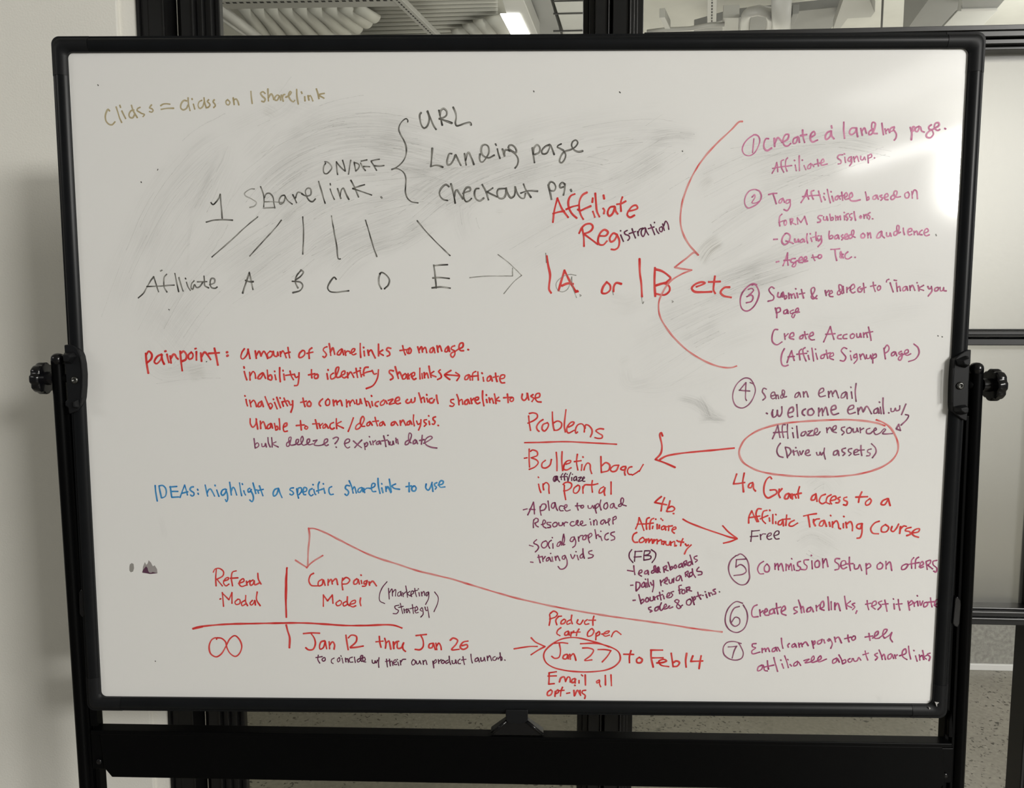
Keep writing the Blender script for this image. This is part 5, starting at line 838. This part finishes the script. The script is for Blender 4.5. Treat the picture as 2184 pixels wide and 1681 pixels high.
# ---------------------------------------------------------------- marker ink
def ink_mat(name, thin, thick, a0, a1, rough=.45):
    """dry marker: pigment pools at stroke ends (attribute 'pool'), streaks along the stroke"""
    m = bpy.data.materials.new('marker_' + name); m.use_nodes = True; nt = m.node_tree; p = nt.nodes['Principled BSDF']
    at = nt.nodes.new('ShaderNodeAttribute'); at.attribute_name = 'pool'
    uv = nt.nodes.new('ShaderNodeUVMap'); uv.uv_map = 'stroke'
    mp = nt.nodes.new('ShaderNodeMapping'); mp.inputs['Scale'].default_value = (.16, 2.6, 1)
    n = nt.nodes.new('ShaderNodeTexNoise'); n.inputs['Scale'].default_value = 1.0; n.inputs['Detail'].default_value = 2
    nt.links.new(uv.outputs[0], mp.inputs[0]); nt.links.new(mp.outputs[0], n.inputs['Vector'])
    s = nt.nodes.new('ShaderNodeMath'); s.operation = 'MULTIPLY_ADD'; s.inputs[1].default_value = 5.0; s.inputs[2].default_value = -2.5
    nt.links.new(n.outputs['Fac'], s.inputs[0])
    a = nt.nodes.new('ShaderNodeMath'); a.operation = 'ADD'; a.use_clamp = True; nt.links.new(at.outputs['Fac'], a.inputs[0]); nt.links.new(s.outputs[0], a.inputs[1])
    c = nt.nodes.new('ShaderNodeMix'); c.data_type = 'RGBA'; c.inputs[6].default_value = (*thin, 1); c.inputs[7].default_value = (*thick, 1)
    nt.links.new(a.outputs[0], c.inputs[0]); nt.links.new(c.outputs[2], p.inputs['Base Color'])
    r = nt.nodes.new('ShaderNodeMapRange'); r.inputs[3].default_value = a0; r.inputs[4].default_value = a1
    nt.links.new(a.outputs[0], r.inputs[0]); nt.links.new(r.outputs[0], p.inputs['Alpha'])
    p.inputs['Roughness'].default_value = rough; p.inputs['Specular IOR Level'].default_value = .3
    return m
def lin(r, g, b): return tuple(((v/255 + .055)/1.055)**2.4 if v > 10 else v/255/12.92 for v in (r, g, b))
def lit(r, g, b, k=1.32): return tuple(min(.85, v * k) for v in lin(r, g, b))
INKM = {
 'red': ink_mat('red', lit(214, 74, 70), lit(178, 34, 34), .80, 1.0),
 'redpale': ink_mat('pale_red', lit(222, 138, 134), lit(186, 40, 42), .66, 1.0),
 'purple': ink_mat('purple', lit(142, 82, 110, 1.6), lit(84, 34, 62, 1.6), .72, 1.0),
 'berry': ink_mat('berry', lit(168, 88, 124, 1.65), lit(112, 34, 74, 1.65), .74, 1.0),
 'pink': ink_mat('pink', lit(196, 122, 156, 1.55), lit(142, 62, 102, 1.55), .68, .98),
 'plum': ink_mat('plum', lit(112, 52, 84, 1.6), lit(58, 16, 40, 1.6), .85, 1.0),
 'plum2': ink_mat('plum_red', lit(138, 66, 100, 1.6), lit(84, 24, 56, 1.6), .8, 1.0),
 'blue': ink_mat('blue', lit(78, 152, 196), lit(28, 104, 164), .8, 1.0),
 'tan': ink_mat('tan', lit(178, 166, 132), lit(150, 136, 100), .62, .92),
 'black': ink_mat('black', lit(138, 136, 128), lit(40, 38, 36), .50, 1.0),
 'faint': ink_mat('faint_grey', lit(150, 149, 142), lit(110, 108, 102), .40, .8)}
POOL = dict(red=.45, redpale=.16, purple=.42, berry=.45, pink=.42, plum=.62, plum2=.5, blue=.5, tan=.42, black=.45, faint=.3)
PXM = BW / 1850.0                                    # metres on the board for one photo unit
rnd = random.Random(7)
ZOFF = [0]
def stroke(bm, uvl, pl, pts, w, base):
    """flat ribbon of ink with rounded ends; pts in the board frame"""
    L = sum((b - a).length for a, b in zip(pts, pts[1:]))
    ZOFF[0] += 1; y = -.00012 - (ZOFF[0] % 60) * .000004
    ph = rnd.uniform(0, 20); end = min(.0035, L * .3); run = 0; prev = None; uo = rnd.uniform(0, 100)
    h = w / 2; dens = base + rnd.uniform(-.12, .12)
    cap = [(-.96, .28), (-.75, .66), (-.4, .92)]
    seq = []
    d0 = (pts[1] - pts[0]).normalized(); d1 = (pts[-1] - pts[-2]).normalized()
    for t, s in cap: seq.append((pts[0] + d0 * t * h * .8, s, 0))
    for i, p in enumerate(pts):
        if i: run += (p - pts[i-1]).length
        seq.append((p, .90 + .08 * math.sin(ph + run * 260) + .09 * math.sin(ph * 3 + run * 97), run))
    for t, s in cap[::-1]: seq.append((pts[-1] - d1 * t * h * .8, s, L))
    n = len(seq)
    for i, (p, s, r) in enumerate(seq):
        a = seq[max(0, i-2)][0]; b = seq[min(n-1, i+2)][0]; t = (b - a).normalized(); q = Vector((-t.z, 0, t.x))
        e = min(r, L - r); pool = dens + .5 * max(0, 1 - e / max(end, 1e-5)) - .10 * math.sin(ph*2 + run*0 + r * 90)
        row = []
        for k, v in ((-1, 0.0), (0, .5), (1, 1.0)):
            vt = bm.verts.new((p.x + q.x * k * h * s, y - r * 2e-5, p.z + q.z * k * h * s)); vt[pl] = max(0, min(1, pool)); row.append((vt, (uo + r / w, v + ph)))
        if prev:
            for k in (0, 1):
                c = (prev[k], row[k], row[k+1], prev[k+1])
                try: f = bm.faces.new([x[0] for x in c])
                except ValueError: continue
                for lp_, x in zip(f.loops, c): lp_[uvl].uv = x[1]
        prev = row
for label, col, w, patch, data in INK:
    bm = NB(); uvl = bm.loops.layers.uv.new('stroke'); pl_ = bm.verts.layers.float.new('pool')
    ox, oy, sc = PATCH[patch]
    for st in data.split('/'):
        P = []
        for tok in st.split():
            if tok[0] == '@': ox, oy, sc = PATCH[tok[1:]]; continue
            a, b = tok.split(','); P.append(on_b(ox + float(a)/sc, oy + float(b)/sc, 0))
        for v in P: v.y = 0
        stroke(bm, uvl, pl_, catmull(P, .0009), w * PXM * .93, POOL[col])
    o = sub('handwriting', bm, INKM[col], panel); o['label'] = label
# ---------------------------------------------------------------- grey dust left by the eraser
def smear_mat(name, col, a):
    m = bpy.data.materials.new(name); m.use_nodes = True; nt = m.node_tree; p = nt.nodes['Principled BSDF']
    p.inputs['Base Color'].default_value = (*col, 1); p.inputs['Roughness'].default_value = .6; p.inputs['Specular IOR Level'].default_value = .2
    uv = nt.nodes.new('ShaderNodeUVMap'); uv.uv_map = 'stroke'
    at = nt.nodes.new('ShaderNodeAttribute'); at.attribute_name = 'pool'
    def noise(sx, sy, lo, hi, det):
        mp = nt.nodes.new('ShaderNodeMapping'); mp.inputs['Scale'].default_value = (sx, sy, 1)
        n = nt.nodes.new('ShaderNodeTexNoise'); n.inputs['Scale'].default_value = 1; n.inputs['Detail'].default_value = det; n.inputs['Roughness'].default_value = .65
        r = nt.nodes.new('ShaderNodeMapRange'); r.inputs[1].default_value = lo; r.inputs[2].default_value = hi
        nt.links.new(uv.outputs[0], mp.inputs[0]); nt.links.new(mp.outputs[0], n.inputs['Vector']); nt.links.new(n.outputs['Fac'], r.inputs[0]); return r.outputs[0]
    def mul(x, y):
        k = nt.nodes.new('ShaderNodeMath'); k.operation = 'MULTIPLY'
        nt.links.new(x, k.inputs[0])
        if isinstance(y, float): k.inputs[1].default_value = y
        else: nt.links.new(y, k.inputs[1])
        return k.outputs[0]
    f = mul(mul(mul(noise(9, 760, .40, .66, 4), noise(11, 34, .34, .66, 3)), at.outputs['Fac']), a)
    nt.links.new(f, p.inputs['Alpha'])
    return m
DUST = smear_mat('eraser_dust', lin(84, 82, 76), 1.0); DUSTY = smear_mat('eraser_dust_yellow', lin(122, 112, 78), .8)
def sweep(bm, uvl, pl, pts, w, dens):
    """one pass of the eraser: a broad soft ribbon whose dust streaks run along it"""
    P = catmull([on_b(x, y, 0) for x, y in pts], .006); ZOFF[0] += 1; y = -.00003 - (ZOFF[0] % 40) * .000002
    L = sum((b - a).length for a, b in zip(P, P[1:])); r = 0; prev = None; uo, vo = rnd.uniform(0, 9), rnd.uniform(0, 9); W_ = w * PXM / 2
    K = 9
    for i, p in enumerate(P):
        if i: r += (p - P[i-1]).length
        a = P[max(0, i-1)]; b = P[min(len(P)-1, i+1)]; t = (b - a).normalized(); q = Vector((-t.z, 0, t.x))
        e = min(1, min(r, L - r) / (L * .22)); e = e*e*(3 - 2*e); row = []
        for k in range(K):
            s = -1 + 2*k/(K-1); g = max(0, 1 - abs(s)**2.2)
            vt = bm.verts.new((p.x + q.x*s*W_, y, p.z + q.z*s*W_)); vt[pl] = dens * e * g; row.append((vt, (uo + r, vo + s*W_)))
        if prev:
            for k in range(K-1):
                c = (prev[k], row[k], row[k+1], prev[k+1]); f = bm.faces.new([x[0] for x in c])
                for lp_, x in zip(f.loops, c): lp_[uvl].uv = x[1]
        prev = row
SW = [  # (path over the photo, width, density)
 ([(250,690),(300,560),(380,420),(470,330)], 120, .5), ([(280,560),(340,430),(430,320),(500,280)], 90, .55), ([(300,730),(370,600),(450,480),(520,330)], 110, .38),
 ([(330,760),(430,620),(560,520),(700,440)], 140, .5), ([(395,590),(402,500),(425,420),(470,330)], 16, .9), ([(400,470),(440,400),(480,340),(486,300)], 50, .5),
 ([(480,640),(600,560),(720,470),(900,420)], 130, .62), ([(460,600),(560,520),(640,440),(720,360)], 90, .4), ([(520,480),(600,390),(720,330),(860,320)], 120, .8),
 ([(540,400),(640,330),(760,300),(900,310)], 90, .85), ([(560,330),(680,280),(800,265),(900,280)], 80, .55), ([(600,300),(700,245),(790,225)], 50, .6),
 ([(780,300),(850,310),(930,330),(990,350)], 110, .95), ([(820,350),(900,360),(1000,350),(1090,330)], 60, .8), ([(560,470),(700,400),(830,380),(960,370)], 90, .6),
 ([(640,540),(760,480),(880,430),(1000,370)], 110, .75), ([(700,600),(760,540),(860,500),(950,470)], 70, .55), ([(780,520),(830,515),(860,500),(905,470)], 50, .9), ([(760,545),(800,530),(850,515)], 30, .9),
 ([(860,470),(960,390),(1060,340),(1180,300)], 120, .7), ([(900,460),(1000,400),(1100,360),(1240,320)], 80, .7), ([(960,500),(1000,430),(1080,390),(1180,360)], 70, .55), ([(980,440),(985,480),(1000,520)], 40, .5),
 ([(560,200),(650,230),(760,260)], 70, .3), ([(480,290),(560,250),(600,230),(640,180)], 60, .35), ([(600,260),(560,300),(520,340)], 40, .5),
 ([(1060,300),(1180,270),(1300,250),(1440,240)], 60, .35), ([(1160,330),(1280,300),(1390,290),(1490,300)], 90, .55), ([(1380,300),(1440,290),(1490,295)], 40, .9), ([(1180,380),(1230,370),(1290,380)], 70, .8),
 ([(1100,450),(1220,400),(1330,360),(1440,290)], 110, .55), ([(1290,400),(1350,370),(1420,330)], 60, .8), ([(1080,560),(1200,490),(1340,430),(1460,360)], 130, .4), ([(1000,600),(1100,540),(1220,500)], 80, .3),
 ([(1460,400),(1540,360),(1640,320),(1760,290)], 80, .5), ([(1480,470),(1600,410),(1740,350),(1880,300)], 90, .55), ([(1560,330),(1680,310),(1790,305),(1900,325)], 60, .8), ([(1700,300),(1800,290),(1870,290)], 40, .6), ([(1600,390),(1700,370),(1790,370)], 50, .45),
 ([(1500,540),(1600,470),(1680,420),(1760,390)], 90, .45), ([(1470,620),(1580,560),(1690,500),(1800,470)], 90, .55), ([(1380,690),(1480,650),(1600,600),(1720,560)], 100, .75), ([(1500,630),(1560,605),(1640,585)], 60, .9), ([(1560,600),(1660,570),(1760,530)], 70, .6),
 ([(1330,760),(1440,700),(1520,660),(1600,620)], 90, .5), ([(1350,830),(1430,780),(1530,720),(1640,680)], 80, .4), ([(1320,830),(1400,840),(1480,820),(1560,790)], 60, .3), ([(1330,780),(1340,820),(1400,810)], 30, .6), ([(1450,740),(1510,710),(1540,695)], 40, .9),
 ([(1700,680),(1800,690),(1900,670),(2000,660)], 50, .3), ([(1860,600),(1930,590),(2020,600)], 40, .3), ([(1940,420),(1960,370),(1990,330)], 60, .25),
 ([(300,720),(330,790),(370,800),(430,760)], 50, .4), ([(300,640),(360,700),(420,770),(470,800)], 120, .3), ([(330,800),(400,790),(470,790)], 50, .35),
 ([(1720,1040),(1760,1020),(1790,1050)], 50, .5), ([(1690,1160),(1730,1140),(1790,1170)], 60, .5), ([(1820,1080),(1850,1095)], 30, .5), ([(1440,850),(1480,860),(1510,880),(1545,900)], 26, 1.4), ([(1485,895),(1520,892),(1550,895)], 20, 1.6), ([(1490,845),(1505,870),(1515,895)], 26, 1.4), ([(340,1100),(350,1140),(346,1155)], 14, .6),
 ([(690,1130),(690,1200),(690,1300)], 60, .12), ([(1500,1170),(1530,1180),(1560,1190)], 40, .2), ([(1870,1480),(1877,1490),(1878,1506)], 12, 1.2), ([(1720,1180),(1735,1190),(1760,1200)], 40, .5)]
bm = NB(); uvl = bm.loops.layers.uv.new('stroke'); pl_ = bm.verts.layers.float.new('pool')
for pts, w, dn in SW: sweep(bm, uvl, pl_, pts, w * 1.15, dn * .185)
o = sub('eraser_smears', bm, DUST, panel); o['label'] = 'grey smears and streaks of erased marker'
bm = NB(); uvl = bm.loops.layers.uv.new('stroke'); pl_ = bm.verts.layers.float.new('pool')
for pts, w, dn in [([(1490,560),(1510,530),(1540,510)], 40, 1.6), ([(1490,410),(1500,395),(1520,380)], 24, 1.0), ([(400,800),(420,795),(440,790)], 40, 1.0), ([(1290,640),(1330,650),(1370,640)], 50, .8), ([(1055,450),(1065,452),(1075,450)], 14, 1.2), ([(560,230),(580,240),(590,250)], 30, .8), ([(1320,780),(1330,770),(1345,765)], 24, .8), ([(600,470),(625,445),(650,435)], 26, .8)]:
    sweep(bm, uvl, pl_, pts, w, dn * .3)
o = sub('eraser_smears', bm, DUSTY, panel); o['label'] = 'yellowish smears of erased marker'
# hairline scratches of dry dust
bm = NB(); uvl = bm.loops.layers.uv.new('stroke'); pl_ = bm.verts.layers.float.new('pool')
for pts, w, dn in SW:
    if w < 40 or dn < .35: continue
    P0 = [on_b(x, y, 0) for x, y in pts]; C_ = catmull(P0, .006)
    for k in range(int(w * dn * .12)):
        n = len(C_); a = rnd.randrange(0, max(1, n - 4)); b = min(n, a + rnd.randrange(4, max(5, n // 2 + 5))); off = rnd.gauss(0, .30) * w * PXM; Q = []
        for i in range(a, b):
            p = C_[i]; t = (C_[min(n-1, i+1)] - C_[max(0, i-1)]).normalized(); Q.append(p + Vector((-t.z, 0, t.x)) * (off + (i - a) * rnd.uniform(-.00004, .00004)))
        if len(Q) > 2: stroke(bm, uvl, pl_, Q, rnd.uniform(.4, 1.0) * PXM, .05)
o = sub('eraser_streaks', bm, ink_mat('dust', lin(150, 147, 140), lin(106, 104, 98), .05, .38), panel); o['label'] = 'fine grey streak lines of erased marker'
# two half rubbed out blots low on the left
for pts, colr, lab in (([(277,1204),(281,1201),(285,1203),(286,1212),(284,1219),(279,1221),(276,1217),(276,1209)], lin(150, 147, 142), 'small grey blot of erased marker'),
                       ([(304,1222),(305,1209),(309,1199),(312,1205),(315,1202),(317,1195),(322,1200),(326,1208),(330,1206),(335,1214),(336,1223),(320,1224)], lin(160, 154, 152), 'small grey jagged blot of erased marker'),
                       ([(303,1221),(305,1216),(309,1211),(312,1208),(315,1212),(316,1217),(318,1221),(322,1222),(326,1220),(329,1221),(336,1223),(320,1224.5)], lin(92, 40, 76), 'dark purple lower edge of the jagged blot')):
    m_ = mat('blot', colr, .6); m_.node_tree.nodes['Principled BSDF'].inputs['Alpha'].default_value = .75
    bm = NB(); bm.faces.new([bm.verts.new(v) for v in [on_b(*p, 0) + Vector((0, -.0001 - (.0001 if len(pts) == 12 and pts[0][0] == 303 else 0), 0)) for p in pts]]); o = sub('marker_blot', bm, m_, panel); o['label'] = lab
for pts in ([(1994,1497.5),(2003,1499),(1999,1502),(1998.5,1508),(1996,1502)], [(1981,1508),(1985,1511),(1982.5,1513.5)]):
    part('paint_chip', plate(pts, -.0088, -.0078), mat('bare_plastic', (.42, .41, .40), .7))
